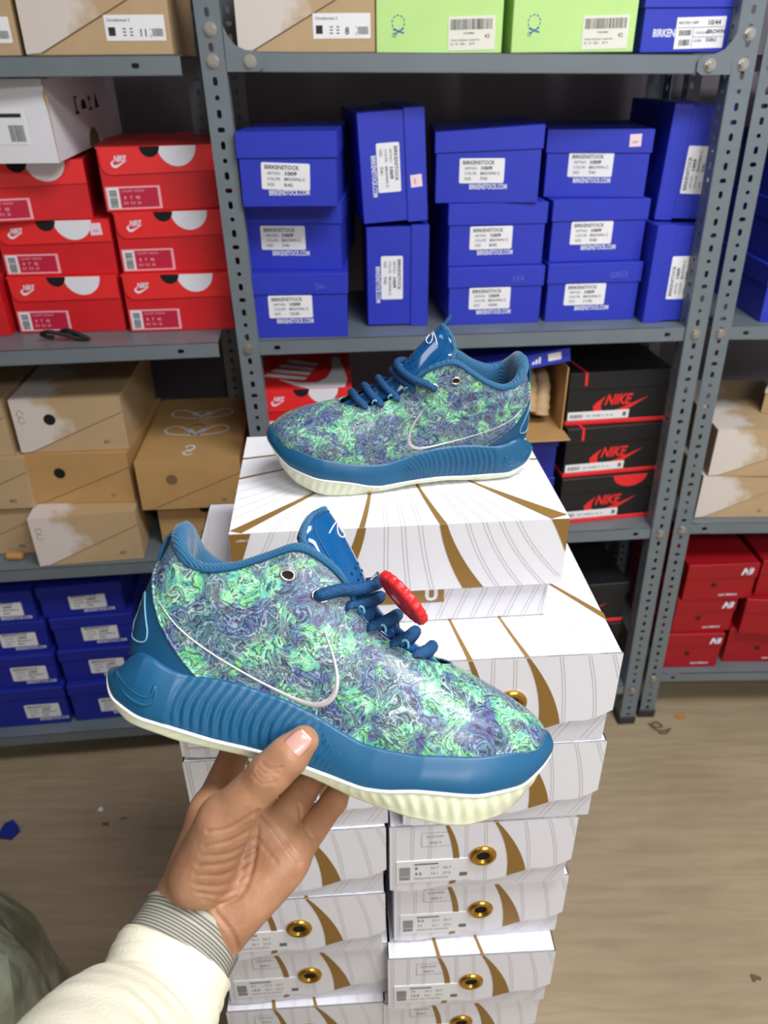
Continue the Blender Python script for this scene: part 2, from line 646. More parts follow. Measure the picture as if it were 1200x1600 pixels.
B_ = 'blue sandal box '
blue_box(B_ + 'with 12/45 label, bottom of the stack beside the left post', -.253, 1.502, 1.130, 1.5, .187, .126, size='12/45', pencil='Sin', lx=.030, lz=.040, com=.014)
blue_box(B_ + 'wedged in the middle of the stack beside the left post', -.262, 1.540, 1.256, -3.5, .187, .126, size='7/41', lx=.030, lz=.038, com=.02)
blue_box(B_ + 'tilted on top of the stack beside the left post', -.252, 1.468, 1.3825, -1.5, .176, .122, size='8/42', lx=.040, lz=.030, com=.012, rot=-.04, lidh=.042)
blue_box(B_ + 'standing on its side, lower of the two upright boxes', -.029, 1.573, 1.130 + .2, 3, .2, .124, size='9/43', roll=90, lx=.058, lz=.028, com=.02, lidh=.036)
blue_box(B_ + 'standing on its side with a price sticker, leaning upper upright box', -.043, 1.566, 1.331 + .199, 8, .199, .126, size='7/41', roll=87, lx=.056, lz=.032, com=.02, lidh=.040, price=(.115, .094))
blue_box(B_ + 'with 10/42 label, bottom of the central stack', .135, 1.577, 1.130, 4.6, .199, .117, size='10/42', lx=.045, lz=.032, com=.016, pencil='15A')
blue_box(B_ + 'with 8/42 label, middle of the central stack', .132, 1.588, 1.2475, 4.6, .199, .119, size='8/42', lx=.045, lz=.032, com=.016)
blue_box(B_ + 'with crooked raised lid, top of the central stack', .103, 1.596, 1.367, -1.5, .205, .124, size='7/41', hl=.001, hr=.013, lx=.048, lz=.036, com=.020, lidh=.036)
blue_box(B_ + 'with 11/42 label, bottom of the stack right of centre', .340, 1.594, 1.130, 4.2, .198, .119, size='11/42', lx=.040, lz=.034, com=.024, pencil='GRE3')
blue_box(B_ + 'with 9/40 label, middle of the stack right of centre', .340, 1.607, 1.2495, 4.8, .198, .119, size='9/40', lx=.042, lz=.034, com=.024)
blue_box(B_ + 'with a lid price sticker, top of the stack right of centre', .324, 1.648, 1.369, -6, .203, .123, size='7/41', lx=.046, lz=.038, com=.012, price=(.158, .092), lidh=.042)
blue_box(B_ + 'standing upright at the right post, lower one', .545 + .116, 1.590, 1.130, 4, .194, .116, size='8/42', roll=-90, lx=.048, lz=.030, com=.02, lidh=.040)
blue_box(B_ + 'standing upright at the right post, upper one with large label', .550 + .116, 1.624, 1.3245, -1, .208, .116, size='9/41', roll=-88.5, lx=.050, lz=.030, com=.02, lidh=.036)
# top shelf, one with a different sticker
r = place('sandal_box', 'blue box with a large 10/44 BROWN sticker on the top shelf', 'shoe box', 'blue sandal boxes', .455, 1.566, 1.6165, 4.3)
mesh_obj('box_body', *box_vf(.003, .187, .003, .297, 0, .075, .001), 'blue_card', r)
mesh_obj('lid', *box_vf(0, .190, 0, .30, .066, .105, .0012), 'blue_card', r)
mesh_obj('brand_lettering', *move(text_vf('BIRKENSTOCK', .016, bold=.03), .022, .003 - E_, .024, sx=.75), 'white_ink', r)
lb = mesh_obj('label', *move(slab_vf([(0, 0), (.088, 0), (.088, .047), (0, .047)], -.0004, 0), .063, .0024, .005, .02), 'white_paper', r)
pr = merge(move(text_vf('ART.NO 1009', .006), .003, 0, .037), move(text_vf('10/44', .0105, bold=.02), .055, 0, .035), move(text_vf('BROWN', .0085, bold=.02), .056, 0, .022), move(text_vf('COLOUR', .005), .036, 0, .022), move(text_vf('55862', .008, bold=.01), .056, 0, .010),
           move(text_vf('LAYER', .005), .034, 0, .010), move(barcode_vf(.022, .008, 14, 3), .006, 0, .020), move(barcode_vf(.020, .009, 14, 4), .008, 0, .005), poly_vf([(.002, .0315), (.086, .0315), (.086, .032), (.002, .032)]), poly_vf([(.032, .017), (.086, .017), (.086, .0175), (.032, .0175)]), poly_vf([(.031, .003), (.0315, .003), (.0315, .031), (.031, .031)]))
mesh_obj('label_print', *move(pr, .063, .0015, .005, .02), 'ink', lb)
blue_box('blue box stacked on the one with the large BROWN sticker', .449, 1.570, 1.7225, 3.5, .19, .11, lbl=False)

# bottom shelf of the left rack: two columns of four, shade put into their darker blue
lowz = .1185
HL = [.124, .099, .095, .092]
K = [(-.815, 1.462, 7, .19), (-.822, 1.478, 6.5, .192), (-.824, 1.487, 7, .196), (-.838, 1.490, 8, .198)]
names = ['lowest', 'second from the floor', 'third from the floor', 'topmost']
z = lowz
for i in range(4):
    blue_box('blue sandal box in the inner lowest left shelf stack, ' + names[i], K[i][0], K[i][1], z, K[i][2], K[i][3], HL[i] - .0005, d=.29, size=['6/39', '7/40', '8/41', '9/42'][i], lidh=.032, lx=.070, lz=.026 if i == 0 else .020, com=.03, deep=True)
    z += HL[i]
J = [(-1.012, 1.440, 6, .19), (-1.022, 1.450, 6, .192), (-1.030, 1.462, 6.5, .196), (-1.042, 1.462, 6, .198)]
z = lowz
for i in range(4):
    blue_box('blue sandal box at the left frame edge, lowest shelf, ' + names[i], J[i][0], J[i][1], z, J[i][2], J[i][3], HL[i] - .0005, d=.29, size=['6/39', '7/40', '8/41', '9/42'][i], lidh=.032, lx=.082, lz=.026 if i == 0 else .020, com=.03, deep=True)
    z += HL[i]
# right rack, middle shelf
blue_box('blue sandal box at the right frame edge, bottom of the right rack stack', .800, 1.604, 1.1225, 0, .20, .116, size='8/42', lx=.030, lz=.030, com=.012)
blue_box('blue sandal box at the right frame edge, middle of the right rack stack', .808, 1.610, 1.239, 1, .20, .118, size='9/43', lx=.050, lz=.034, com=.02)
blue_box('blue sandal box at the right frame edge, top of the right rack stack', .812, 1.612, 1.3575, -1, .20, .12, size='7/41', lx=.05, lz=.034, com=.02)


# --- red sports boxes with drop lid -----------------------------------------
def red_box(label, x, y, z, yaw, w=.212, h=.115, d=.33, price=False, tilt=0.0):
    r = place('sports_shoe_box', label, 'shoe box', 'red drop-lid shoe boxes', x, y, z, yaw)
    r.rotation_euler[1] = tilt
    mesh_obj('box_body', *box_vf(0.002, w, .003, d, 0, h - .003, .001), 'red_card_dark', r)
    fz = h * .58
    rr = .018
    arc = [(.006 + rr - rr * math.cos(a), fz + rr - rr * math.sin(a)) for a in np.linspace(0, math.pi / 2, 7)]
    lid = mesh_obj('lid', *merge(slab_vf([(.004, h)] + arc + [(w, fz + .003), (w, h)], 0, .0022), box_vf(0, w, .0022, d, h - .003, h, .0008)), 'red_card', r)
    hole = mesh_obj('finger_hole', *poly_vf([(w * .455 + w * .085 * math.cos(a), h - .0005 + w * .085 * math.sin(a)) for a in np.linspace(math.pi, 2 * math.pi, 13)], -2 * E_), 'hole_dark', lid)
    mesh_obj('white_print', *poly_vf([(w * .685 + w * .165 * math.cos(a), h - .0005 + w * .165 * math.sin(a)) for a in np.linspace(math.pi, 2 * math.pi, 17)], -E_), 'white_card', lid)
    mesh_obj('logo_print', *merge(move(text_vf('NIKE', .0145, shear=.35, bold=.03), .030, -E_, h * .78, sx=.68), move(swoosh_vf(.030), .024, -E_, h * .685)), 'white_ink', lid)
    lw, lh = w * .47, h * .36
    lb = mesh_obj('label', *move(slab_vf([(0, 0), (lw, 0), (lw, lh), (0, lh)], -.0004, 0), .006, .003, .004), 'pink_print', r)
    mesh_obj('label_field', *move(poly_vf([(lw * .25, .003), (lw * .95, .003), (lw * .95, lh - .003), (lw * .25, lh - .003)]), .006, .0024, .004), 'crimson_print', lb)
    mesh_obj('label_corner', *move(poly_vf([(lw * .03, .002), (lw * .23, .002), (lw * .23, lh - .002), (lw * .03, lh - .002)]), .006, .0022, .004), 'white_paper', lb)
    mesh_obj('label_print', *move(merge(move(text_vf('COURT VISION', .006), lw * .29, 0, lh - .010), move(text_vf('8   7   42', .008, bold=.02), lw * .32, 0, lh * .45), move(text_vf('8.5  9.5  26', .007, bold=.01), lw * .3, 0, lh * .22)), .006, .0020, .004), 'pink_print', lb)
    mesh_obj('barcode', *move(barcode_vf(lh * .8, lw * .14, 12, 5, vertical=False), .006 + lw * .06, .0019, .004 + lh * .1), 'ink', lb)
    if price:
        price_sticker(r, w * .83, h * .72, -.0002)
    return r


R_ = 'red shoe box with white swoosh panel, '
red_box(R_ + 'bottom one next to the left post', -.518, 1.543, 1.1325, 4.3, .213, .1145)
red_box(R_ + 'middle one next to the left post', -.517, 1.556, 1.2475, 7, .212, .1145)
red_box(R_ + 'top one next to the left post', -.526, 1.553, 1.3625, 12, .214, .113)
red_box(R_ + 'bottom one behind the black cable', -.745, 1.542, 1.1325, 2.5, .217, .1125)
red_box(R_ + 'middle one carrying a pale price sticker', -.746, 1.548, 1.2455, 4, .219, .1035, price=True)
red_box(R_ + 'under the white carton at the left edge', -.765, 1.517, 1.3495, 14, .214, .105)
red_box(R_ + 'cut off by the left frame edge', -.968, 1.515, 1.1325, 3, .213, .115)

# white carton on the red boxes
w, h, d = .330, .131, .40
r = place('white_carton', 'plain white carton resting on the red boxes at the upper left', 'carton', None, -.569 - w, 1.490, 1.4562, 0)
r.rotation_euler[0] = math.radians(3.0)
mesh_obj('carton_body', *box_vf(.002, w - .002, .002, d, 0, h - .001, .001), 'white_card', r)
mesh_obj('front_panel', *slab_vf([(0, 0), (w, 0), (w - .001, h * .3), (w, h * .6), (w - .002, h), (0, h)], -.0005, .002), 'white_card', r)
mesh_obj('torn_edge', *tube_vf([(w - .0005, -.0002, z_ * h) for z_ in (0.0, .2, .4, .6, .7, .78, .83, .88, .95, 1.0)], [.0008, .0008, .001, .0012, .002, .0034, .003, .0012, .0008, .0006], 6), 'kraft', r)
lb = mesh_obj('label', *slab_vf([(w - .150, .030), (w - .045, .030), (w - .045, .085), (w - .150, .085)], -.0012, -.0005), 'white_paper', r)
mesh_obj('label_print', *move(merge(move(barcode_vf(.026, .026, 14, 8), .074, 0, .005), poly_vf([(.0, .043), (.100, .043), (.100, .049), (0, .049)]), move(text_vf('11.5', .012, bold=.02), .030, 0, .012)), w - .150, -.0016, .030), 'ink', lb)
for k, q in enumerate(([(0, .02), (.05, .02), (.05, .06), (.03, .06), (.03, .22), (.05, .22), (.05, .25), (.01, .25), (.01, .06), (0, .06)],
                       [(0, .06), (.07, .06), (.07, .14), (.06, .14), (.06, .18), (.01, .18), (.01, .14), (0, .14)],
                       [(.0, .02), (.06, .02), (.06, .05), (.035, .05), (.035, .15), (.055, .15), (.03, .24), (.005, .15), (.025, .15), (.025, .05), (0, .05)],
                       [(0, .02), (.07, .02), (.035, .24)])):
    s0 = .33 + k * .095
    mesh_obj('handling_mark', [(w - .002 + E_, (s0 + a_) * d, (.46 + b_) * h) for a_, b_ in q], [tuple(range(len(q)))], 'ink', r)
mesh_obj('hand_hole', [(w - .002 + E_, (.52 + .075 * math.cos(a_)) * d, h * .02 + .24 * h * math.sin(a_)) for a_ in np.linspace(0, math.pi, 13)], [tuple(range(13))], 'kraft_dark', r)

# black cable bundle on the shelf edge
pts = [(-.655, 1.498, 1.138), (-.668, 1.490, 1.142), (-.672, 1.484, 1.150), (-.655, 1.482, 1.154), (-.630, 1.484, 1.148), (-.605, 1.486, 1.140), (-.590, 1.490, 1.137), (-.612, 1.496, 1.140), (-.640, 1.498, 1.147), (-.622, 1.492, 1.154), (-.600, 1.488, 1.146), (-.580, 1.486, 1.137)]
c = mesh_obj('cable', *tube_vf(catmull(pts, 6), .0042, 7), 'black_plastic', smooth=True)
tag(c, 'small black bundle of cable on the shelf edge before the red boxes', 'cable')


# --- kraft running-shoe boxes with diagonal flap ------------------------------
def faded_kraft():
    m = bpy.data.materials.new('kraft_faded')
    m.use_nodes = True
    nt = m.node_tree
    b = nt.nodes['Principled BSDF']
    b.inputs['Roughness'].default_value = 0.65
    tc = nt.nodes.new('ShaderNodeTexCoord')
    sp = nt.nodes.new('ShaderNodeSeparateXYZ')
    nt.links.new(tc.outputs['Object'], sp.inputs[0])
    n = nt.nodes.new('ShaderNodeTexNoise')
    n.inputs['Scale'].default_value = 22
    n.inputs['Detail'].default_value = 3
    nt.links.new(tc.outputs['Object'], n.inputs['Vector'])
    a = nt.nodes.new('ShaderNodeMath')
    a.operation = 'MULTIPLY_ADD'
    a.inputs[1].default_value = 0.16
    nt.links.new(n.outputs['Fac'], a.inputs[0])
    nt.links.new(sp.outputs['X'], a.inputs[2])
    z = nt.nodes.new('ShaderNodeMath')
    z.operation = 'MULTIPLY_ADD'
    z.inputs[1].default_value = 0.25
    nt.links.new(sp.outputs['Z'], z.inputs[0])
    nt.links.new(a.outputs[0], z.inputs[2])
    r = nt.nodes.new('ShaderNodeValToRGB')
    r.color_ramp.elements[0].position = 0.165
    r.color_ramp.elements[0].color = lin((214, 204, 196))
    r.color_ramp.elements[1].position = 0.205
    r.color_ramp.elements[1].color = lin((186, 158, 120))
    nt.links.new(z.outputs[0], r.inputs['Fac'])
    nt.links.new(r.outputs['Color'], b.inputs['Base Color'])
    return m


MATS['kraft_faded'] = faded_kraft()


def kraft_box(label, x, y, z, yaw, w=.226, h=.124, d=.32, size='42', faded=True, warm=False, lab=None, logo=True, hole=.33, hz=.62, hole_mat='hole_dark'):
    r = place('kraft_shoe_box', label, 'shoe box', 'kraft shoe boxes with diagonal flap', x, y, z, yaw)
    mk = 'kraft_warm' if warm else 'kraft'
    mesh_obj('box_body', *box_vf(0, w, .002, d, 0, h - .002, .001), mk, r)
    lid = mesh_obj('lid', *merge(slab_vf([(0, .002), (w * .10, .004), (w, h * .72), (w, h), (0, h)], 0, .0018), box_vf(0, w, .0018, d, h - .0025, h, .0008)), 'kraft_faded' if faded else mk, r)
    mesh_obj('flap_edge', *strip_vf([(w * .10, .003), (w, h * .715)], .0022, .0015), 'kraft_dark', r)
    if hole:
        mesh_obj('finger_hole', *disc_vf(w * hole, h * hz, .0125, -E_, .0016, 18), hole_mat, lid)
    if logo:
        lo = []
        for k, zz in ((0, .50), (1, .34)):
            a0, a1 = (.5, 6.0) if k == 0 else (-.3, 5.2)
            pt = [(w * .075 + .006 * math.cos(a), h * (.62 + .12 * k) + .0075 * math.sin(a)) for a in np.linspace(a0, a1, 14)]
            lo.append(strip_vf(pt, .0022, -E_))
        mesh_obj('logo_print', *merge(*lo), 'kraft', lid)
    if size:
        mesh_obj('size_print', *move(text_vf(size, .012, bold=.02), w * .78, .002 - E_, h * .13), 'ink_soft', r)
    if lab:
        l = mesh_obj('label', *slab_vf([(lab[0], lab[1]), (lab[0] + .096, lab[1]), (lab[0] + .096, lab[1] + .036), (lab[0], lab[1] + .036)], .0012, .0019), 'white_paper', r)
        pr = merge(move(text_vf(lab[2], .0062), .004, 0, .027), move(poly_vf([(0, 0), (.011, 0), (.011, .012), (0, .012)]), .005, 0, .007), move(text_vf(lab[3], .015, bold=.01), .053, 0, .006), move(text_vf('1', .006), .0705, 0, .014), move(text_vf('2', .006), .0705, 0, .005),
                   move(barcode_vf(.018, .011, 12, 9), .075, 0, .006), *[move(poly_vf([(0, 0), (.005, 0), (.005, .0015), (0, .0015)]), .028 + .011 * (k % 2), 0, .007 + .0045 * (k // 2)) for k in range(6)])
        mesh_obj('label_print', *move(pr, lab[0], .0008, lab[1]), 'ink', l)
    return r


# top shelf
kraft_box('kraft shoe box with an 11.5 size label on the top left shelf', -.578, 1.462, 1.6195, 5, .236, .15, size=None, lab=(.132, .020, 'Cloudstratus 3', '11'), hole=.27, hz=.66, logo=False)
kraft_box('kraft shoe box with an 8 size label cut by the left frame edge, top shelf', -.822, 1.438, 1.6195, 5, .236, .15, size=None, lab=(.132, .018, 'Cloudstratus 3', '8'), hole=.27, hz=.66, logo=False)
kraft_box('kraft shoe box with an 8.5 size label beside the first lime box', -.236, 1.495, 1.6205, 4.4, .230, .15, size=None, lab=(.126, .020, 'Cloudstratus 3', '8'), hole=.16, hz=.70, logo=False)


def lime_box(label, x, y, size, seed):
    r = place('lime_shoe_box', label, 'shoe box', 'lime green shoe boxes', x, y, 1.6175, 4.3)
    w, h, d = .214, .125, .33
    mesh_obj('box_body', *box_vf(0, w, .001, d, 0, h, .0012), 'lime_card', r)
    mesh_obj('lid', *box_vf(-.001, w + .001, -.0005, d + .001, h, h + .012, .001), 'lime_card', r)
    parts = []
    for k in range(9):
        a0 = math.radians(-60 + k * 36)
        parts.append(strip_vf([(.037 + .0105 * math.cos(a), .045 + .0105 * math.sin(a)) for a in (a0, a0 + .2, a0 + .38)], .0016, .0004))
    parts += [strip_vf([(.028, .036), (.047, .030)], .0022, .0004), strip_vf([(.030, .028), (.046, .037)], .0022, .0004)]
    parts += [strip_vf([(.030 + .003 * math.cos(a), .0275 + .003 * math.sin(a)) for a in np.linspace(0, 6.3, 10)], .001, .0004)]
    mesh_obj('scissors_print', *merge(*parts), 'blue_print', r)
    lb = mesh_obj('label', *move(slab_vf([(0, 0), (.080, 0), (.080, .049), (0, .049)], 0, .0006), .122, .0003, .004, .02), 'cream_paper', r)
    pr = merge(move(barcode_vf(.072, .015, 26, seed), .004, 0, .030), move(text_vf('PUDS98BA', .004), .026, 0, .0235), move(text_vf(size, .009), .062, 0, .017), move(text_vf('Colour leaf green  suede low', .0042), .004, 0, .014), move(text_vf('22 - 07 - 2021     $119', .0045), .004, 0, .008))
    mesh_obj('label_print', *move(pr, .122, -.0001, .004, .02), 'ink', lb)


lime_box('lime green shoe box with size 43 barcode label, beside the kraft box', -.005, 1.510, '43', 11)
lime_box('lime green shoe box with size 42 barcode label, beside the blue top box', .225, 1.527, '42', 12)

# middle shelf of the left rack
K_ = 'kraft shoe box '
kraft_box(K_ + 'with pale worn corner, bottom of the front stack', -.777, 1.433, .629, 7.5, .228, .127, size='M3', hole=None)
kraft_box(K_ + 'without fading, middle of the front stack', -.787, 1.497, .7565, .5, .228, .124, size='D', faded=False, warm=True)
kraft_box(K_ + 'marked M1, top of the front stack', -.783, 1.499, .881, 4, .228, .124, size='M1')
kraft_box(K_ + 'cut by the left frame edge, top of its stack', -1.025, 1.475, .881, 4, .228, .124, size='M2')
kraft_box(K_ + 'cut by the left frame edge, middle of its stack', -1.004, 1.462, .7565, 4, .228, .124, size='M3')
kraft_box(K_ + 'cut by the left frame edge, bottom of its stack', -1.020, 1.480, .629, 3, .228, .127, size='M2')
kraft_box(K_ + 'with only its front showing under the brown logo box', -.520, 1.520, .629, 4, .215, .114, d=.30, size=None, warm=True, faded=False, hole=.5, hz=.85)
big = kraft_box('brown shoe box with white loop drawing on its lid, beside the left post', -.540, 1.484, .7435, 4, .226, .122, d=.36, size='38', faded=False, warm=True, logo=False, hole_mat='kraft_dark')
loops = []
for k in range(4):
    cx, cy = .108 + (k % 2) * .012, .130 + (k // 2) * .100
    for q in range(2):
        a = math.radians((35 if k % 2 else 145) + q * 62 * (1 if k % 2 else -1)) + (math.pi if k // 2 == 0 else 0) * 0
        L = .078 if q == 0 else .062
        pt = [(cx + L * math.sin(t) ** 1 * math.cos(a) - .5 * L * math.sin(2 * t) * .55 * math.sin(a), cy + L * math.sin(t) * math.sin(a) + .5 * L * math.sin(2 * t) * .55 * math.cos(a)) for t in np.linspace(0, math.pi, 20)]
        pt = [(min(.222, max(.004, p[0])), p[1]) for p in pt]
        loops.append(strip_vf(pt, .0042, .122 + E_, 'xy'))
loops.append(strip_vf([(.112 + .010 * math.cos(a), .062 + .012 * math.sin(a)) for a in np.linspace(-2.2, 3.0, 16)], .0045, .122 + E_, 'xy'))
loops.append(strip_vf([(.112 + .011 * math.cos(a), .036 + .010 * math.sin(a)) for a in np.linspace(.9, 5.6, 16)], .0045, .122 + E_, 'xy'))
for lp_ in loops:
    mesh_obj('loop_print', *lp_, 'white_ink', big)
c = mesh_obj('cork_scrap', *box_vf(-.020, .020, -.010, .010, 0, .016, .005), 'cork')
c.location = (-.848, 1.470, .629)
tag(c, 'small tan cardboard scrap on the shelf left of the worn kraft box', 'scrap')

# right rack, kraft boxes
kraft_box(K_ + 'on the right rack, lower one', .7595, 1.606, .6375, 0, .190, .116, size='42', hole=None, logo=False)
kraft_box(K_ + 'on the right rack, upper one with broad pale flap', .768, 1.604, .754, -2, .228, .120, size='44', hole=None, logo=False)
r = place('flat_carton', 'pale kraft carton lying askew on the right rack kraft boxes', 'carton', None, .905, 1.70, .8745, -32)
mesh_obj('carton_body', *box_vf(0, .24, 0, .16, 0, .05, .001), 'kraft', r)
mesh_obj('carton_lid', *box_vf(-.002, .242, -.002, .162, .05, .062, .001), 'kraft_faded', r)
r = place('grey_shoe_box', 'plain grey box beside the lower kraft box on the right rack', 'shoe box', None, .966, 1.606, .6375, 0)
mesh_obj('box_body', *box_vf(0, .20, 0, .3, 0, .075, .001), 'grey_card', r)
mesh_obj('lid', *box_vf(-.001, .202, -.002, .302, .075, .105, .001), 'grey_card', r)


# --- black boxes with red lettering -----------------------------------------
def black_box(label, x, y, z, yaw, w=.24, h=.123, d=.34, ribbon=False, bump=False):
    r = place('black_shoe_box', label, 'shoe box', 'black shoe boxes with red lettering', x, y, z, yaw)
    mesh_obj('box_body', *box_vf(.002, w - .002, .003, d, .010, h - .002, .001), 'black_card', r)
    mesh_obj('red_base', *box_vf(.001, w - .001, .001, d, 0, .010, .001), 'red_card', r)
    lid = mesh_obj('lid', *box_vf(0, w, 0, d, h - .040, h, .0014), 'black_card', r)
    mesh_obj('logo_print', *merge(move(text_vf('NIKE', .034, shear=.35, bold=.035), w * .37, .003 - E_, h * .37, sx=.80), move(swoosh_vf(.130), w * .26, .003 - E_, h * .06)), 'red_card', r)
    lb = mesh_obj('label', *move(slab_vf([(0, 0), (w * .60, 0), (w * .60, .020), (0, .020)], -.0005, 0), .006, .0022, .012), 'white_paper', r)
    mesh_obj('label_print', *move(merge(move(barcode_vf(.030, .009, 14, 2), .006, 0, .005), move(text_vf('AIR  555088  8  42  26', .007), .042, 0, .007), move(poly_vf([(0, 0), (.008, 0), (.008, .010), (0, .010)]), w * .54, 0, .005)), .006, .0012, .012), 'ink_soft', lb)
    if ribbon:
        mesh_obj('red_print', *merge(strip_vf([(w * .16, h), (w * .165, h - .030)], .006, -E_), strip_vf([(w * .16, 0), (w * .10, .12), (w * .02, .2)], .006, h + E_, 'xy')), 'red_card', lid)
    if bump:
        mesh_obj('red_patch', *poly_vf([(w * .70 + .042 * math.cos(a), h - .001 + .030 * math.sin(a)) for a in np.linspace(math.pi, 2 * math.pi, 15)], -E_), 'red_card', lid)
    return r


N_ = 'black shoe box with red NIKE lettering, '
black_box(N_ + 'bottom of three with a red half disc', .416, 1.572, .6435, 9, bump=True, h=.1215)
black_box(N_ + 'middle of three beside the open carton', .416, 1.580, .7655, 9.5, ribbon=True, h=.1225)
black_box(N_ + 'top of three with a red corner ribbon', .412, 1.600, .8885, 7, ribbon=True, h=.125)
black_box(N_ + 'upper of the two on the lower shelf', .388, 1.575, .3265, 6, h=.125)
black_box(N_ + 'lower of the two on the lower shelf', .386, 1.572, .2055, 5, h=.1205)
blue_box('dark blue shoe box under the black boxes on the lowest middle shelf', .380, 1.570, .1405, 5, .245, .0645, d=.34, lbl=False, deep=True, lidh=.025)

# red boxes behind the rear shoe
red_box('red shoe box, lowest of three hidden behind the rear shoe toe', -.264, 1.550, .6435, 4, .196, .119)
red_box('red shoe box, middle of three hidden behind the rear shoe toe', -.264, 1.550, .763, 4, .196, .119)
r = red_box('red shoe box with big white print on its lid, behind the rear shoe toe', -.266, 1.546, .8825, 4, .200, .1205)
lid = [c for c in r.children if c.name.startswith('lid')][0]
zt = .1205 + E_
top_sw = [(.040, .062), (.075, .022), (.105, .001), (.185, .001), (.192, .05), (.186, .12), (.176, .20), (.160, .20), (.158, .11), (.146, .060), (.125, .036), (.095, .036), (.070, .045)]
mesh_obj('lid_print', [(x_, y_, zt) for x_, y_ in top_sw], [tuple(range(len(top_sw)))], 'white_card', lid)
for k in range(4):
    y0 = .062 + .030 * k
    q = [(.004 + .016 * k, y0 + .022), (.098 + .008 * k, y0 - .010), (.104 + .008 * k, y0 + .008), (.014 + .016 * k, y0 + .040)]
    mesh_obj('letter_bar', [(x_, y_, zt) for x_, y_ in q], [(0, 1, 2, 3)], 'white_card', lid)

# open kraft carton on two dark boxes, and a blue lid lying over it
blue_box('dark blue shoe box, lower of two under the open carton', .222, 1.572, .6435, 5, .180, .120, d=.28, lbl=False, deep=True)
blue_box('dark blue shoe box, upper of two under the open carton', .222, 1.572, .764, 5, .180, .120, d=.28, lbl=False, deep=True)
r = place('open_carton', 'open kraft carton with its front flap folded out beside the black boxes', 'carton', None, .226, 1.566, .8845, 5)
w, h, d = .178, .150, .28
mesh_obj('carton_body', *merge(box_vf(0, .003, 0, d, 0, h), box_vf(w - .003, w, .0, d, 0, h), box_vf(.003, w - .003, d - .003, d, 0, h), box_vf(.003, w - .003, 0, d - .003, 0, .003)), 'kraft_warm', r)
mesh_obj('front_flap', *box_vf(-.002, w + .004, -.052, .0, .0, .003, .001), 'kraft_warm', r)
for k, (x0, rad) in enumerate(((.045, .026), (.100, .030), (.138, .020))):
    mesh_obj('packing_paper', *tube_vf(catmull([(x0, .045, .004 + rad), (x0 + .004, .055, .055), (x0 + .010, .085, .095), (x0 + .004, .15, .11)], 6), [rad * (1 - .02 * i) * (1 + .08 * math.sin(i * 2.1)) for i in range(19)], 9), 'kraft', r, smooth=True)
r = place('blue_lid', 'blue box lid with white lettering lying tilted over the open carton', 'lid', None, .196, 1.548, 1.022, 5)
r.rotation_euler = (0, math.radians(-9), math.radians(5))
mesh_obj('lid_panel', *box_vf(0, .208, 0, .20, 0, .030, .001), 'blue_card', r)
mesh_obj('brand_lettering', *move(text_vf('adidas', .024, bold=.03), .050, -E_, .009), 'white_ink', r)
for k in range(3):
    mesh_obj('brand_stripe', *poly_vf([(.124 + .007 * k, .008), (.129 + .007 * k, .008), (.131 + .007 * k, .014 + .004 * k), (.126 + .007 * k, .014 + .004 * k)], -E_), 'white_ink', r)
mesh_obj('label', *move(slab_vf([(0, 0), (.028, 0), (.028, .016), (0, .016)], -.0004, 0), .160, 0, .009), 'white_paper', r)


# --- dark red boxes on the right rack ------------------------------------------
def nb_box(label, x, y, z, yaw, w=.20, h=.118, d=.31):
    r = place('red_trainer_box', label, 'shoe box', 'dark red trainer boxes', x, y, z, yaw)
    mesh_obj('box_body', *box_vf(.002, w - .002, .003, d, 0, h - .002, .001), 'nb_red', r)
    lid = mesh_obj('lid', *box_vf(0, w, 0, d, h - .044, h, .0014), 'nb_red', r)
    nb = merge(move(text_vf('N', .026, shear=.3, bold=.06), 0, 0, 0), move(text_vf('B', .026, shear=.3, bold=.06), .013, 0, 0))
    mesh_obj('logo_print', *move(nb, w * .76, -E_, h - .033), 'white_ink', lid)
    mesh_obj('hole', *disc_vf(w * .42, h * .42, .008, .0025, .0031, 14), 'nb_hole', r)
    mesh_obj('brand_lettering', *move(text_vf('new balance', .011, bold=.02), w * .52, .003 - E_, .012, sx=.9), 'white_ink', r)
    return r


V_ = 'dark red shoe box with white letters, '
nb_box(V_ + 'bottom of the stack beside the right post', .757, 1.603, .1575, 1, .158, .118)
nb_box(V_ + 'middle of the stack beside the right post', .765, 1.606, .276, 4, .166, .112)
nb_box(V_ + 'top of the stack beside the right post', .772, 1.600, .3885, 3, .186, .112)
nb_box(V_ + 'bottom of the outer right stack', .935, 1.625, .1575, -1, .21, .120)
nb_box(V_ + 'middle of the outer right stack', .945, 1.602, .278, -6, .21, .114)
nb_box(V_ + 'top of the outer right stack', .966, 1.615, .3925, 0, .21, .112)

# ------------------------------------------------------------------ white boxes with gold print
BXW, BXL, BXH = .235, .353, .1325


def wave(t):
    """height of the wavy lower lid edge along the front, as a share of the box height"""
    xs = [0, .06, .16, .30, .42, .54, .62, .72, .80, .88, .95, 1.0]
    zs = [.06, .035, .03, .09, .135, .13, .16, .235, .275, .27, .32, .38]
    return float(np.interp(t, xs, zs))


def quad_curve(a, b, c, n=9):
    a, b, c = map(np.array, (a, b, c))
    return [tuple((1 - t) ** 2 * a + 2 * t * (1 - t) * b + t * t * c) for t in np.linspace(0, 1, n)]


def wedge_vf(l, r, y, axis='xz'):
    n = len(l)
    V = [(p[0], y, p[1]) if axis == 'xz' else (p[0], p[1], y) for p in list(l) + list(r)]
    F = [(i, i + n, i + n + 1, i + 1) if axis == 'xz' else (i, i + 1, i + n + 1, i + n) for i in range(n - 1)]
    return V, F


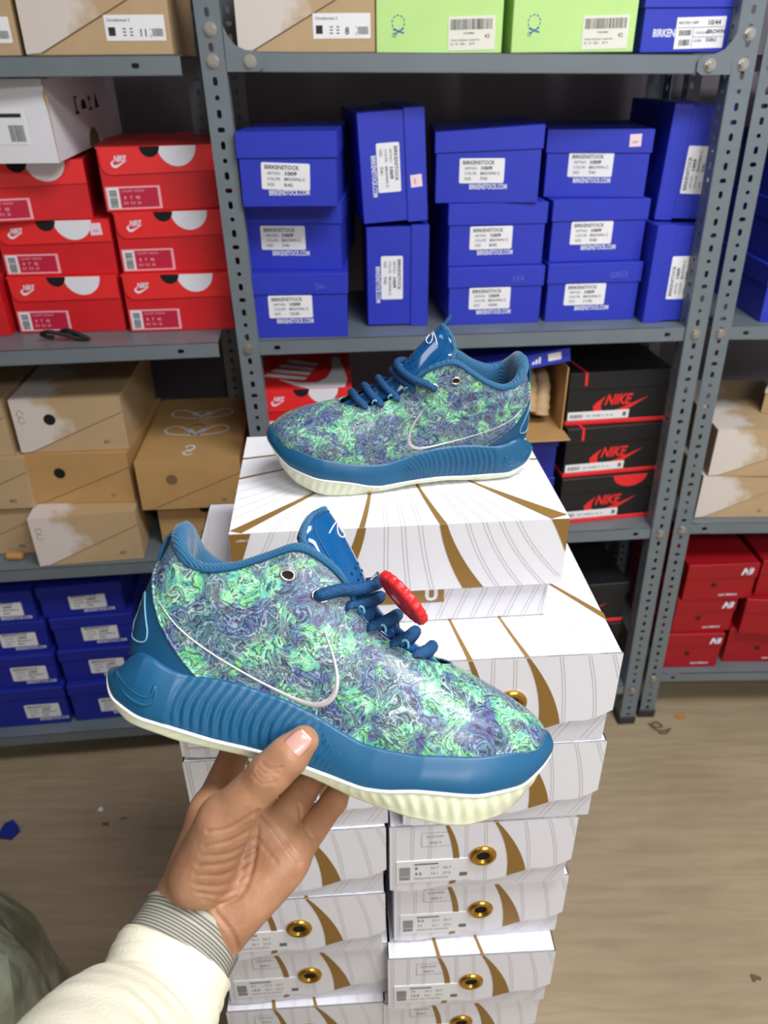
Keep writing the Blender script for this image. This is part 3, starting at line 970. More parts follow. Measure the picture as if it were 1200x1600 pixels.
def white_end_box(label, x, y, z, yaw, sizes, h=BXH, w=BXW, d=BXL, name_flag=True):
    r = place('white_shoe_box', label, 'shoe box', 'white shoe boxes with gold print', x, y, z, yaw)
    h = h - .0006
    mesh_obj('box_body', *box_vf(.004, w - .004, .004, d - .004, 0, h - .004, .001), 'body_card', r)
    body = r.children[-1]
    n = 36
    V, F = [], []
    for i in range(n + 1):
        t = i / n
        V += [(t * w, 0, wave(t) * h), (t * w, 0, h), (t * w, .0022, wave(t) * h), (t * w, .0022, h)]
    for i in range(n):
        a, b = 4 * i, 4 * i + 4
        F += [(a, b, b + 1, a + 1), (a + 2, a + 3, b + 3, b + 2), (a, a + 2, b + 2, b)]
    F += [(0, 1, 3, 2), (4 * n, 4 * n + 2, 4 * n + 3, 4 * n + 1)]
    zl, zr = wave(0) * h, wave(1) * h
    top = box_vf(0, w, .0022, d, h - .0015, h)
    sl = box_vf(0, .0015, .0022, d, zl, h)
    sr = box_vf(w - .0015, w, .0022, d, zr, h)
    bk = box_vf(0, w, d - .0015, d, h * .3, h)
    lid = mesh_obj('lid', *merge((V, F), top, sl, sr, bk), 'white_card', r)

    # thin grey double lines fanning over the front
    ln = []
    for x0, dx in ((.02, .0), (.115, .0), (.21, .0), (.40, .012), (.50, .02), (.71, .05), (.84, .07), (.95, .085)):
        for off in (0, .013):
            a = (x0 + off) * w
            zb = wave(min(1, x0 + off + dx)) * h
            pts = [q for q in quad_curve((a, h - .0005), (a + dx * w * .85, h * .62), (a + dx * w, zb + .001)) if q[0] < w - .0005]
            if len(pts) > 1:
                ln.append(strip_vf(pts, .0006, -.0003))
    for x0 in (.74, .90):
        ln.append(strip_vf([(x0 * w, h * .03), ((x0 + .09) * w, h * .30)], .0006, .0036))
        ln.append(strip_vf([((x0 - .03) * w, h * .03), ((x0 + .06) * w, h * .30)], .0006, .0036))
    tl = []
    for x0, x1 in ((.03, -.14), (.12, .0), (.22, .14), (.42, .36), (.51, .48), (.70, .78), (.82, .98), (.93, 1.2)):
        for off in (0, .014):
            a = (x0 + off) * w
            pts = [q for q in quad_curve((a, 0), (a, .08), ((x1 + off) * w if x1 < .5 else (x0 + off + (x0 - x1) * .5) * w, d * .9)) if 0 < q[0] < w]
            tl.append(strip_vf(pts, .0006, h + .0003, 'xy'))
    mesh_obj('grey_line_print', *merge(*ln, *tl), 'grey_print', lid)
    # gold wedges
    g1 = wedge_vf(quad_curve((.555 * w, h - .0004), (.655 * w, h * .62), (.648 * w, (wave(.648) + .004) * h)), quad_curve((.572 * w, h - .0004), (.715 * w, h * .62), (.752 * w, (wave(.752) + .004) * h)), -.0004)
    g2 = wedge_vf(quad_curve((.292 * w, h - .0004), (.335 * w, h * .75), (.345 * w, h * .50)), quad_curve((.312 * w, h - .0004), (.372 * w, h * .75), (.378 * w, h * .50)), -.0004)
    g3 = wedge_vf([(.335 * w, h * .17), (.325 * w, (wave(.325) + .004) * h)], [(.368 * w, h * .17), (.362 * w, (wave(.362) + .004) * h)], -.0004)
    t1 = wedge_vf(quad_curve((.553 * w, 0), (.49 * w, .06), (.36 * w, .20)), quad_curve((.574 * w, 0), (.50 * w, .06), (.366 * w, .20)), h + .0004, 'xy')
    t2 = wedge_vf(quad_curve((.290 * w, 0), (.25 * w, .06), (.15 * w, .20)), quad_curve((.314 * w, 0), (.26 * w, .06), (.156 * w, .20)), h + .0004, 'xy')
    t3 = wedge_vf(quad_curve((.999 * w, .055), (.82 * w, .12), (.62 * w, .19)), quad_curve((.999 * w, .070), (.82 * w, .126), (.62 * w, .193)), h + .0004, 'xy')
    mesh_obj('gold_print', *merge(g1, g2, g3, t1, t2, t3), 'gold_print', lid)
    gr = mesh_obj('grommet', *move(merge(ring_vf(.0135, .0042, 24, 8), ring_vf(.0100, .0020, 20, 6)), .505 * w, -.0015, h * .53), 'brass', lid, smooth=True)
    mesh_obj('grommet_hole', *disc_vf(.505 * w, h * .53, .0102, -.0009, .001, 18), 'hole_dark', gr)
    lb = mesh_obj('label', *slab_vf([(.035 * w, h * .17), (.46 * w, h * .17), (.46 * w, h * .50), (.035 * w, h * .50)], -.0010, -.0001), 'white_paper', lid)
    pr = merge(move(barcode_vf(.026, .014, 15, 6, vertical=False), .012, -.0014, h * .22), move(text_vf(sizes[0], .0075, bold=.02), .032, -.0014, h * .37), move(text_vf(sizes[1], .0075, bold=.02), .032, -.0014, h * .285),
               *[move(text_vf(s, .0062), .052 + .016 * k, -.0014, h * (.37 if q == 0 else .285)) for q in range(2) for k, s in enumerate((('32.7', '26.7'), ('33.1', '27.2'))[q])], move(text_vf('MADE FOR ATHLETES', .0046), .031, -.0014, h * .22), move(poly_vf([(0, 0), (.010, 0), (.010, .007), (0, .007)]), .090, -.0014, h * .24),
               move(poly_vf([(.031, h * .44), (.062, h * .44), (.062, h * .46), (.031, h * .46)]), 0, -.0014, 0))
    mesh_obj('label_print', *pr, 'ink_soft', lb)
    mesh_obj('small_print', *merge(move(text_vf('CUSTOM', .0055), .045, -.0005, h * .83), move(text_vf('SIZE 9', .0055), .050, -.0005, h * .74), strip_vf([(.040, h * .70), (.078, h * .70), (.078, h * .90), (.040, h * .90), (.040, h * .70)], .0006, -.0005)), 'ink_soft', lid)
    return r


W_ = 'white shoe box with gold print, '
tops = [1.060 - BXH * i for i in range(8)]
rr = [(.0185, .611, 3.4), (.0195, .612, 3.4), (.003, .614, 3.2), (.0085, .626, 3.2), (-.0005, .603, 2.5), (-.008, .613, 3), (-.004, .615, 3), (.0, .613, 3)]
rlab = ['top of the right column, under the crossways box', 'second from the top of the right column', 'third of the right column, with size 8 label', 'fourth of the right column, with size 9.5 label',
        'fifth of the right column, showing its lid top', 'sixth of the right column, at the lower frame edge', 'seventh of the right column, below the frame', 'eighth of the right column, on the floor']
rs = [('9', '10.5'), ('7', '8.5'), ('8', '9.5'), ('9.5', '11'), ('11', '12.5'), ('10', '11.5'), ('8', '9.5'), ('9', '10.5')]
for i in range(8):
    white_end_box(W_ + rlab[i], *rr[i][:2], tops[i] - BXH, rr[i][2], rs[i])
ll = [(-.228, .602, 3.6), (-.229, .600, 4), (-.236, .600, 3.6), (-.238, .601, 3.4), (-.232, .612, 3.4), (-.240, .603, 3), (-.238, .606, 3), (-.240, .606, 3)]
llab = ['top of the left column, hidden behind the held shoe', 'second of the left column, with 11.5 label', 'third of the left column, behind the fingers', 'fourth of the left column, right of the palm',
        'fifth of the left column, right of the wrist', 'sixth of the left column, beside the sleeve', 'seventh of the left column, below the frame', 'eighth of the left column, on the floor']
ls = [('10', '11.5'), ('10', '11.5'), ('7', '8.5'), ('10.5', '12'), ('11', '12.5'), ('9.5', '11'), ('9.5', '11'), ('8', '9.5')]
for i in range(8):
    white_end_box(W_ + llab[i], *ll[i][:2], tops[i] - BXH, ll[i][2], ls[i])

# the crossways box on top
r = place('white_shoe_box', W_ + 'lying crossways on top of the stack', 'shoe box', 'white shoe boxes with gold print', -.158, .661, 1.0605, 4.05)
w, d, h = BXL, .236, .130
lz = .047
mesh_obj('box_body', *box_vf(.004, w - .012, .006, d - .004, 0, h - .004, .001), 'body_card', r)
bod = r.children[-1]
lid = mesh_obj('lid', *merge(box_vf(0, w, 0, d, h - .0015, h), box_vf(0, w, 0, .002, lz, h - .0015), box_vf(0, w, d - .002, d, lz, h - .0015), box_vf(0, .002, .002, d - .002, lz, h - .0015), box_vf(w - .002, w, .002, d - .002, lz, h - .0015)), 'white_card', r)
H0, H1 = lz, h
fz = lambda t: lz + (h - lz) * t
yT, yF = h + .0004, -.0004
C0 = (.47 * w, .72 * d)
gold = [wedge_vf(quad_curve((.33 * w, .46 * d), (.20 * w, .28 * d), (0.0, .022 * d)), quad_curve((.33 * w, .453 * d), (.208 * w, .262 * d), (.036 * w, 0.0)), yT, 'xy'),
        wedge_vf([(.0, fz(.99)), (0, fz(.55)), (0, fz(.5))], [(.062 * w, fz(.99)), (.034 * w, fz(.65)), (.016 * w, fz(.5))], yF),
        wedge_vf(quad_curve((.427 * w, .44 * d), (.405 * w, .2 * d), (.375 * w, 0)), quad_curve((.434 * w, .44 * d), (.418 * w, .2 * d), (.392 * w, 0)), yT, 'xy'),
        wedge_vf(quad_curve((.372 * w, fz(1)), (.36 * w, fz(.8)), (.335 * w, fz(.55))), quad_curve((.396 * w, fz(1)), (.39 * w, fz(.8)), (.365 * w, fz(.5))), yF),
        wedge_vf(quad_curve((.562 * w, .44 * d), (.585 * w, .2 * d), (.612 * w, 0)), quad_curve((.569 * w, .44 * d), (.598 * w, .2 * d), (.634 * w, 0)), yT, 'xy'),
        wedge_vf(quad_curve((.612 * w, fz(1)), (.63 * w, fz(.5)), (.69 * w, fz(0.005))), quad_curve((.634 * w, fz(1)), (.67 * w, fz(.5)), (.755 * w, fz(0.005))), yF),
        wedge_vf(quad_curve((.70 * w, .46 * d), (.81 * w, .26 * d), (.945 * w, 0)), quad_curve((.703 * w, .465 * d), (.822 * w, .268 * d), (.9995 * w, .030 * d)), yT, 'xy'),
        wedge_vf(quad_curve((.945 * w, fz(1)), (.965 * w, fz(.85)), (.9995 * w, fz(.5))), quad_curve((.9995 * w, fz(.998)), (.9995 * w, fz(.9)), (.9998 * w, fz(.52))), yF)]
for (a, b) in (((.0, .52), (.25, .66)), ((.0, .74), (.24, .80)), ((1.0, .60), (.78, .62)), ((1, .80), (.8, .74))):
    gold.append(wedge_vf([(a[0] * w, a[1] * d), (b[0] * w, b[1] * d)], [(a[0] * w, (a[1] - .018) * d), (b[0] * w, (b[1] - .008) * d)], yT, 'xy'))
for V, F in gold:
    for i, f in enumerate(F):
        pass
mesh_obj('gold_print', *merge(*gold), 'gold_print', lid)
ln = []
for x0, x1 in ((.12, .26), (.18, .30), (.25, .355), (.30, .38), (.45, .455), (.50, .495), (.55, .53), (.69, .60), (.74, .63), (.79, .655), (.84, .68)):
    for off in (0, .011):
        ln.append(strip_vf(quad_curve(((x0 + off) * w, 0), ((x0 * .6 + x1 * .4 + off) * w, .2 * d), ((x1 + off * .6) * w, .44 * d)), .0006, yT - .0001, 'xy'))
        k = (x0 - .46) * .45
        pts = [q for q in quad_curve(((x0 + off) * w, fz(1)), ((x0 + off + k * .3) * w, fz(.5)), ((x0 + off + k) * w, fz(0))) if .001 < q[0] < w - .001]
        ln.append(strip_vf(pts, .0006, yF + .0001))
for k in range(5):
    for s, x0 in ((0, 0), (1, 1)):
        ya = .12 + .085 * k
        ln.append(strip_vf([(abs(x0 - .001) * w, ya * d), ((.26 if s == 0 else .74) * w, (.46 + .03 * k) * d)], .0006, yT - .0001, 'xy'))
mesh_obj('grey_line_print', *merge(*ln), 'grey_print', lid)
bl = []
for k in range(9):
    for off in (0, .012):
        x0 = .50 + .055 * k + off
        bl.append(strip_vf([(x0 * w, .001), (min(.96, x0 + .045) * w, lz - .001)], .0006, .0056))
mesh_obj('grey_line_print', *merge(*bl), 'grey_print', bod)
gp = mesh_obj('gold_patch', *slab_vf([(.40 * w, .026), (.635 * w, .026), (.635 * w, .044), (.40 * w, .044)], .0052, .006), 'gold_print', bod)
mesh_obj('patch_lettering', *move(text_vf('U', .020, bold=.06), .575 * w, .0048, .030), 'white_ink', gp)
mesh_obj('corner_lettering', *move(text_vf('LEBRON', .0045), .006, -.0008, h - .010), 'white_ink', lid)

# ------------------------------------------------------------------ the pair of basketball shoes
def abalone_material():
    m = bpy.data.materials.new('abalone_print')
    m.use_nodes = True
    nt = m.node_tree
    N, L = nt.nodes, nt.links
    b = N['Principled BSDF']
    b.inputs['Roughness'].default_value = 0.40
    b.inputs['Coat Weight'].default_value = 0.12
    b.inputs['Coat Roughness'].default_value = 0.2
    tc = N.new('ShaderNodeTexCoord')

    def noise(scale, detail, dist, off=(0, 0, 0), rough=0.5):
        mp = N.new('ShaderNodeMapping')
        mp.inputs['Location'].default_value = off
        L.new(tc.outputs['Object'], mp.inputs['Vector'])
        n = N.new('ShaderNodeTexNoise')
        n.inputs['Scale'].default_value = scale
        n.inputs['Detail'].default_value = detail
        n.inputs['Roughness'].default_value = rough
        n.inputs['Distortion'].default_value = dist
        L.new(mp.outputs['Vector'], n.inputs['Vector'])
        return n.outputs['Fac']

    def ramp(src, stops):
        r = N.new('ShaderNodeValToRGB')
        e = r.color_ramp.elements
        while len(e) > 1:
            e.remove(e[-1])
        e[0].position, e[0].color = stops[0][0], lin(stops[0][1])
        for p, c in stops[1:]:
            q = e.new(p)
            q.color = lin(c)
        L.new(src, r.inputs['Fac'])
        return r.outputs['Color']

    swirl = noise(58, 2.8, 1.5)
    green = ramp(swirl, [(.26, (38, 70, 88)), (.34, (92, 182, 146)), (.38, (150, 222, 140)), (.42, (34, 62, 78)), (.445, (104, 188, 176)), (.50, (150, 222, 160)), (.525, (186, 226, 196)), (.555, (44, 58, 80)), (.58, (100, 176, 166)), (.63, (160, 218, 132)), (.66, (46, 76, 88)), (.72, (150, 200, 200))])
    purple = ramp(swirl, [(.26, (36, 34, 66)), (.35, (98, 102, 160)), (.39, (40, 44, 80)), (.43, (112, 160, 190)), (.46, (62, 52, 80)), (.50, (88, 98, 148)), (.525, (150, 172, 200)), (.555, (38, 38, 72)), (.60, (96, 150, 172)), (.64, (78, 52, 70)), (.70, (120, 134, 172))])
    slate = ramp(swirl, [(.26, (44, 62, 80)), (.35, (96, 132, 150)), (.39, (40, 52, 68)), (.44, (124, 176, 180)), (.47, (70, 84, 96)), (.50, (110, 140, 150)), (.525, (188, 204, 206)), (.555, (50, 52, 70)), (.60, (116, 160, 164)), (.64, (84, 78, 84)), (.70, (150, 170, 176))])
    region = noise(40, 3, 0.8, (3.1, 1.7, 0.4))
    msk = ramp(region, [(.50, (0, 0, 0)), (.57, (255, 255, 255))])
    region2 = noise(40, 3, 0.8, (9.1, 4.7, 2.4))
    msk2 = ramp(region2, [(.47, (0, 0, 0)), (.55, (255, 255, 255))])
    mixp = N.new('ShaderNodeMix')
    mixp.data_type = 'RGBA'
    L.new(msk2, mixp.inputs['Factor'])
    L.new(purple, mixp.inputs['A'])
    L.new(slate, mixp.inputs['B'])
    purple = mixp.outputs['Result']
    mix = N.new('ShaderNodeMix')
    mix.data_type = 'RGBA'
    L.new(msk, mix.inputs['Factor'])
    L.new(purple, mix.inputs['A'])
    L.new(green, mix.inputs['B'])
    lines = noise(95, 2, 2.4, (7, 2, 5))
    dk = ramp(lines, [(.40, (255, 255, 255)), (.425, (255, 255, 255)), (.448, (36, 34, 62)), (.475, (255, 255, 255)), (.55, (255, 255, 255)), (.575, (70, 74, 96)), (.60, (255, 255, 255))])
    mul = N.new('ShaderNodeMix')
    mul.data_type = 'RGBA'
    mul.blend_type = 'MULTIPLY'
    mul.inputs['Factor'].default_value = 0.95
    L.new(mix.outputs['Result'], mul.inputs['A'])
    L.new(dk, mul.inputs['B'])
    L.new(mul.outputs['Result'], b.inputs['Base Color'])
    return m


def braid_material(name, rgb, sc=620.0):
    m = bpy.data.materials.new(name)
    m.use_nodes = True
    nt = m.node_tree
    b = nt.nodes['Principled BSDF']
    b.inputs['Roughness'].default_value = 0.7
    tc = nt.nodes.new('ShaderNodeTexCoord')
    v = nt.nodes.new('ShaderNodeTexVoronoi')
    v.inputs['Scale'].default_value = sc
    v.inputs['Randomness'].default_value = 0.35
    nt.links.new(tc.outputs['Object'], v.inputs['Vector'])
    r = nt.nodes.new('ShaderNodeValToRGB')
    c = lin(rgb)
    r.color_ramp.elements[0].color = tuple(min(1, q * 1.35) for q in c[:3]) + (1,)
    r.color_ramp.elements[1].color = tuple(q * .45 for q in c[:3]) + (1,)
    r.color_ramp.elements[1].position = 0.75
    nt.links.new(v.outputs['Distance'], r.inputs['Fac'])
    nt.links.new(r.outputs['Color'], b.inputs['Base Color'])
    bp = nt.nodes.new('ShaderNodeBump')
    bp.invert = True
    bp.inputs['Distance'].default_value = 0.001
    bp.inputs['Strength'].default_value = 0.8
    nt.links.new(v.outputs['Distance'], bp.inputs['Height'])
    nt.links.new(bp.outputs['Normal'], b.inputs['Normal'])
    return m


def knit_material():
    m = bpy.data.materials.new('collar_knit')
    m.use_nodes = True
    nt = m.node_tree
    b = nt.nodes['Principled BSDF']
    b.inputs['Roughness'].default_value = 0.7
    b.inputs['Sheen Weight'].default_value = 0.3
    tc = nt.nodes.new('ShaderNodeTexCoord')
    w = nt.nodes.new('ShaderNodeTexWave')
    w.inputs['Scale'].default_value = 190
    w.inputs['Distortion'].default_value = 1.2
    w.inputs['Detail'].default_value = 1
    w.bands_direction = 'DIAGONAL'
    nt.links.new(tc.outputs['Object'], w.inputs['Vector'])
    r = nt.nodes.new('ShaderNodeValToRGB')
    r.color_ramp.elements[0].color = lin((5, 68, 104))
    r.color_ramp.elements[1].color = lin((16, 106, 148))
    nt.links.new(w.outputs['Fac'], r.inputs['Fac'])
    nt.links.new(r.outputs['Color'], b.inputs['Base Color'])
    bp = nt.nodes.new('ShaderNodeBump')
    bp.inputs['Distance'].default_value = 0.0006
    bp.inputs['Strength'].default_value = 0.6
    nt.links.new(w.outputs['Fac'], bp.inputs['Height'])
    nt.links.new(bp.outputs['Normal'], b.inputs['Normal'])
    return m


def glow_material():
    m = mat('outsole_glow', (226, 230, 200), 0.4, noise=0.05, scale=70, sss=0.25)
    return m


MATS['abalone_print'] = abalone_material()
MATS['lace_braid'] = braid_material('lace_braid', (9, 80, 134))
MATS['collar_knit'] = knit_material()
glow_material()

tbl = lambda T: (lambda x: np.interp(x, [p[0] for p in T], [p[1] for p in T]))
ZB = tbl([(-5, 24), (0, 17), (7, 10), (22, 4), (58, 2), (102, 5), (147, 5), (175, 1), (211, 0), (233, 1), (250, 4), (274, 14), (291, 30), (297, 44)])
ZR = tbl([(-5, 26.5), (0, 20), (7, 14), (30, 9.5), (79, 9), (114, 11), (156, 10), (178, 9.5), (192, 12), (210, 18), (249, 25), (277, 35), (290, 48), (297, 57)])
ZM = tbl([(-5, 27.5), (0, 34), (7, 45), (16, 48), (26, 47.5), (38, 44), (50, 43), (70, 46), (89, 47), (115, 46), (135, 43), (155, 38), (169, 35), (185, 35.5), (204, 38), (246, 48), (274, 57), (290, 65), (297, 68)])
WL = tbl([(-5, 34), (30, 37), (60, 37.5), (100, 38), (140, 42), (180, 49), (210, 52), (240, 51), (270, 47), (297, 44)])
WM = tbl([(-5, 34), (30, 36), (60, 35), (100, 33), (140, 37), (180, 47), (210, 53), (240, 54), (270, 50), (297, 46)])


def end_round(x):
    e = np.clip((x + 5) / 42, 0, 1)
    t = np.clip((297 - x) / 66, 0, 1)
    return np.sqrt(np.maximum(0, 1 - (1 - e) ** 2)) * np.sqrt(np.maximum(0, 1 - (1 - t) ** 2.2))


def smooth1(a, n=6):
    k = np.ones(2 * n + 1) / (2 * n + 1)
    return np.convolve(np.pad(a, n, mode='edge'), k, mode='valid')


def shoe_geometry():
    g = {}
    n = 330
    s = np.linspace(0, 1, n)
    x = -5 + 302 * (0.55 * (1 - np.cos(np.pi * s)) / 2 + 0.45 * (3 * s ** 2 - 2 * s ** 3))
    er = end_round(x)
    lat = np.stack([x, WL(x) * er], 1)
    med = np.stack([x, -WM(x) * er], 1)
    loop = np.concatenate([lat, med[-2:0:-1]])
    nl = len(loop)
    tan = np.roll(loop, -3, 0) - np.roll(loop, 3, 0)
    nor = np.stack([-tan[:, 1], tan[:, 0]], 1)
    nor /= np.linalg.norm(nor, axis=1)[:, None] + 1e-9
    for q in (0, 1):                                     # make sure it points outwards, and is smooth
        nor[:, q] = np.convolve(np.concatenate([nor[-4:, q], nor[:, q], nor[:4, q]]), np.ones(9) / 9, 'valid')
    nor /= np.linalg.norm(nor, axis=1)[:, None]
    lx = loop[:, 0]
    zb, zr, zm = [smooth1(f(np.linspace(-5, 297, 900)), 12) for f in (ZB, ZR, ZM)]
    gx = np.linspace(-5, 297, 900)
    fb, fr, fm = [(lambda a: (lambda q: np.interp(q, gx, a)))(a) for a in (zb, zr, zm)]
    g.update(loop=loop, nor=nor, n=n, nl=nl, fb=fb, fr=fr, fm=fm)

    def ring(off, z):
        p = loop + nor * np.asarray(off).reshape(-1, 1)
        return np.concatenate([p, np.broadcast_to(np.asarray(z, float).reshape(-1, 1), (nl, 1))], 1)

    B, Rr, M = fb(lx), fr(lx), fm(lx)
    fore = np.clip((lx - 150) / 40, 0, 1)
    # outsole with fanned ridges on its side
    rg = []
    rg.append(ring(-13, B + 0.5))
    rg.append(ring(-4 - 2 * fore, B + 0.0 + 0 * fore))
    lev = 7
    for k in range(lev):
        t = k / (lev - 1)
        rid = np.sin((lx + 16 * t * fore - 8 * t) * 2 * np.pi / 8.5)
        amp = (0.25 + 0.75 * fore) * math.sin(math.pi * min(1, t * 1.0 + .0001)) * (1 - np.clip((lx - 280) / 15, 0, 1))
        off = -3.2 * (1 - t) ** 1.6 * (0.6 + 1.2 * fore) + 0.9 * rid * amp
        rg.append(ring(off, B + (Rr - B) * (0.06 + 0.94 * t)))
    g['outsole'] = rg
    g['rand'] = [ring(0.0, Rr - 1.2), ring(1.1, Rr - 0.6), ring(1.1, Rr + 0.6), ring(0.0, Rr + 1.3)]
    # blue midsole
    rg = []
    lev = 16
    heel = np.clip((22 - lx) / 27, 0, 1)
    rib_w = np.clip((lx - 47) / 5, 0, 1) * np.clip((166 - lx) / 16, 0, 1)
    panel = np.clip((49 - lx) / 3, 0, 1)
    for k in range(lev):
        t = k / (lev - 1)
        z = Rr + 0.4 + (M - Rr - 0.4) * t
        ph = lx + 5.0 * math.sin(math.pi * t) - 3 * t + np.clip(lx - 118, 0, 60) * (0.9 * (1 - t))
        rib = np.abs(np.sin(ph * np.pi / 6.4)) ** 0.7 - 0.6
        off = 1.6 * math.sin(math.pi * t ** 0.8) - (1.5 + 2.0 * np.clip((lx - 150) / 60, 0, 1)) * t ** 2.2 - heel * 8.5 * t ** 1.2
        off = off + rib_w * rib * 3.0 * math.sin(math.pi * min(1, max(0, t * 1.02))) ** 0.6 + panel * 1.2 * math.sin(math.pi * t) ** .5 - 0.6 * rib_w
        rg.append(ring(off, z))
    rg.append(ring(-7.5 - heel * 8, M + 0.4))
    rg.append(ring(-14 - heel * 6, M - 1.0))
    g['midsole'] = rg
    g['footbed'] = [ring(-9 - heel * 8, M - 2)]

    # upper: bottom curve, top (collar and throat) curve
    Tc = [(10, 0, 123), (14, 19, 120), (26, 30, 111), (41, 34, 109), (60, 34, 116), (78, 32.5, 128), (95, 31, 139), (112, 29.5, 137), (130, 27.5, 128), (148, 27.5, 110), (169, 27, 99.5), (190, 23, 93.5), (206, 15, 92), (214, 7, 92.5), (217, 0, 93)]
    Bx = [5, 11, 27, 44, 64, 84, 104, 124, 146, 172, 203, 237, 264, 284, 291.5]
    bl, bm, tl, tm = [], [], [], []
    for (tx, tw, tz), bx in zip(Tc, Bx):
        e = end_round(np.array(5 + (bx - 5) * 297 / 291.5 - 5.0)) if bx not in (5, 291.5) else 0.0
        ins = 4.5
        bl.append((bx, max(0, WL(bx) - ins) * e, fm(bx) - 2.2))
        bm.append((bx, -max(0, WM(bx) - ins) * e, fm(bx) - 2.2))
        tl.append((tx, tw, tz))
        tm.append((tx, -tw * .97, tz + 1))
    SUB = 12
    Bl = catmull(bl + bm[-2:0:-1], SUB, True)
    Tl = catmull(tl + tm[-2:0:-1], SUB, True)
    nu = len(Bl)
    nT = len(Tc) - 1
    kk = np.abs((np.arange(nu) / SUB + nT) % (2 * nT) - nT)          # 0 heel ... nT toe, both sides
    wt = np.clip((kk - 7.5) / 3.5, 0, 1)
    wt = wt * wt * (3 - 2 * wt)
    hw = np.clip((2.2 - kk) / 2.2, 0, 1)
    tn = np.roll(Bl, -4, 0) - np.roll(Bl, 4, 0)
    out = np.stack([-tn[:, 1], tn[:, 0], 0 * tn[:, 0]], 1)
    out /= np.linalg.norm(out, axis=1)[:, None] + 1e-9
    if np.dot(out[nu // 8], np.array([0, 1, 0])) < 0:
        out = -out
    MV = 46
    V = np.linspace(0, 1, MV)
    G = np.zeros((nu, MV, 3))
    up = np.array([0, 0, 1.0])
    for i in range(nu):
        P0, P3 = Bl[i], Tl[i]
        dz = P3[2] - P0[2]
        hv = np.array([P0[0] - P3[0], P0[1] - P3[1], 0])
        a = wt[i]
        P1 = P0 + out[i] * (3.5 - 1.0 * a + 1.0 * hw[i]) + up * dz * (.40 * (1 - a) + .46 * a)
        P2 = P3 + (out[i] * (4.5 + 1.0 * hw[i]) - up * dz * .30) * (1 - a) + (hv * .46 - up * dz * .22) * a
        for j, t in enumerate(V):
            G[i, j] = (1 - t) ** 3 * P0 + 3 * t * (1 - t) ** 2 * P1 + 3 * t * t * (1 - t) * P2 + t ** 3 * P3
    du = np.roll(G, -1, 0) - np.roll(G, 1, 0)
    dv = np.gradient(G, axis=1)
    nr = np.cross(du, dv)
    nr /= np.linalg.norm(nr, axis=2)[:, :, None] + 1e-9
    cen = np.array([110, 0, 60.0])
    if np.mean(np.sum(nr * (G - cen), axis=2)) < 0:
        nr = -nr
    g.update(G=G, N=nr, kk=kk, nu=nu, MV=MV, T=Tl, SUB=SUB, nT=nT)
    return g


SG = shoe_geometry()


def surf_at(x, z, off=0.0, lateral=True):
    """point on the side of the upper seen at profile position x,z (mm)"""
    G, N = SG['G'], SG['N']
    half = SG['nT'] * SG['SUB'] + 1
    gi = np.arange(half) if lateral else np.r_[0, np.arange(SG['nu'] - 1, half - 2, -1)]
    Gs, Ns = G[gi].reshape(-1, 3), N[gi].reshape(-1, 3)
    d2 = (Gs[:, 0] - x) ** 2 + (Gs[:, 2] - z) ** 2
    k = np.argpartition(d2, 14)[:14]
    w = np.exp(-d2[k] / 5.0) + 1e-12
    w /= w.sum()
    p = (Gs[k] * w[:, None]).sum(0)
    nn = (Ns[k] * w[:, None]).sum(0)
    nn /= np.linalg.norm(nn)
    p[0], p[2] = x, z
    return p + nn * off, nn


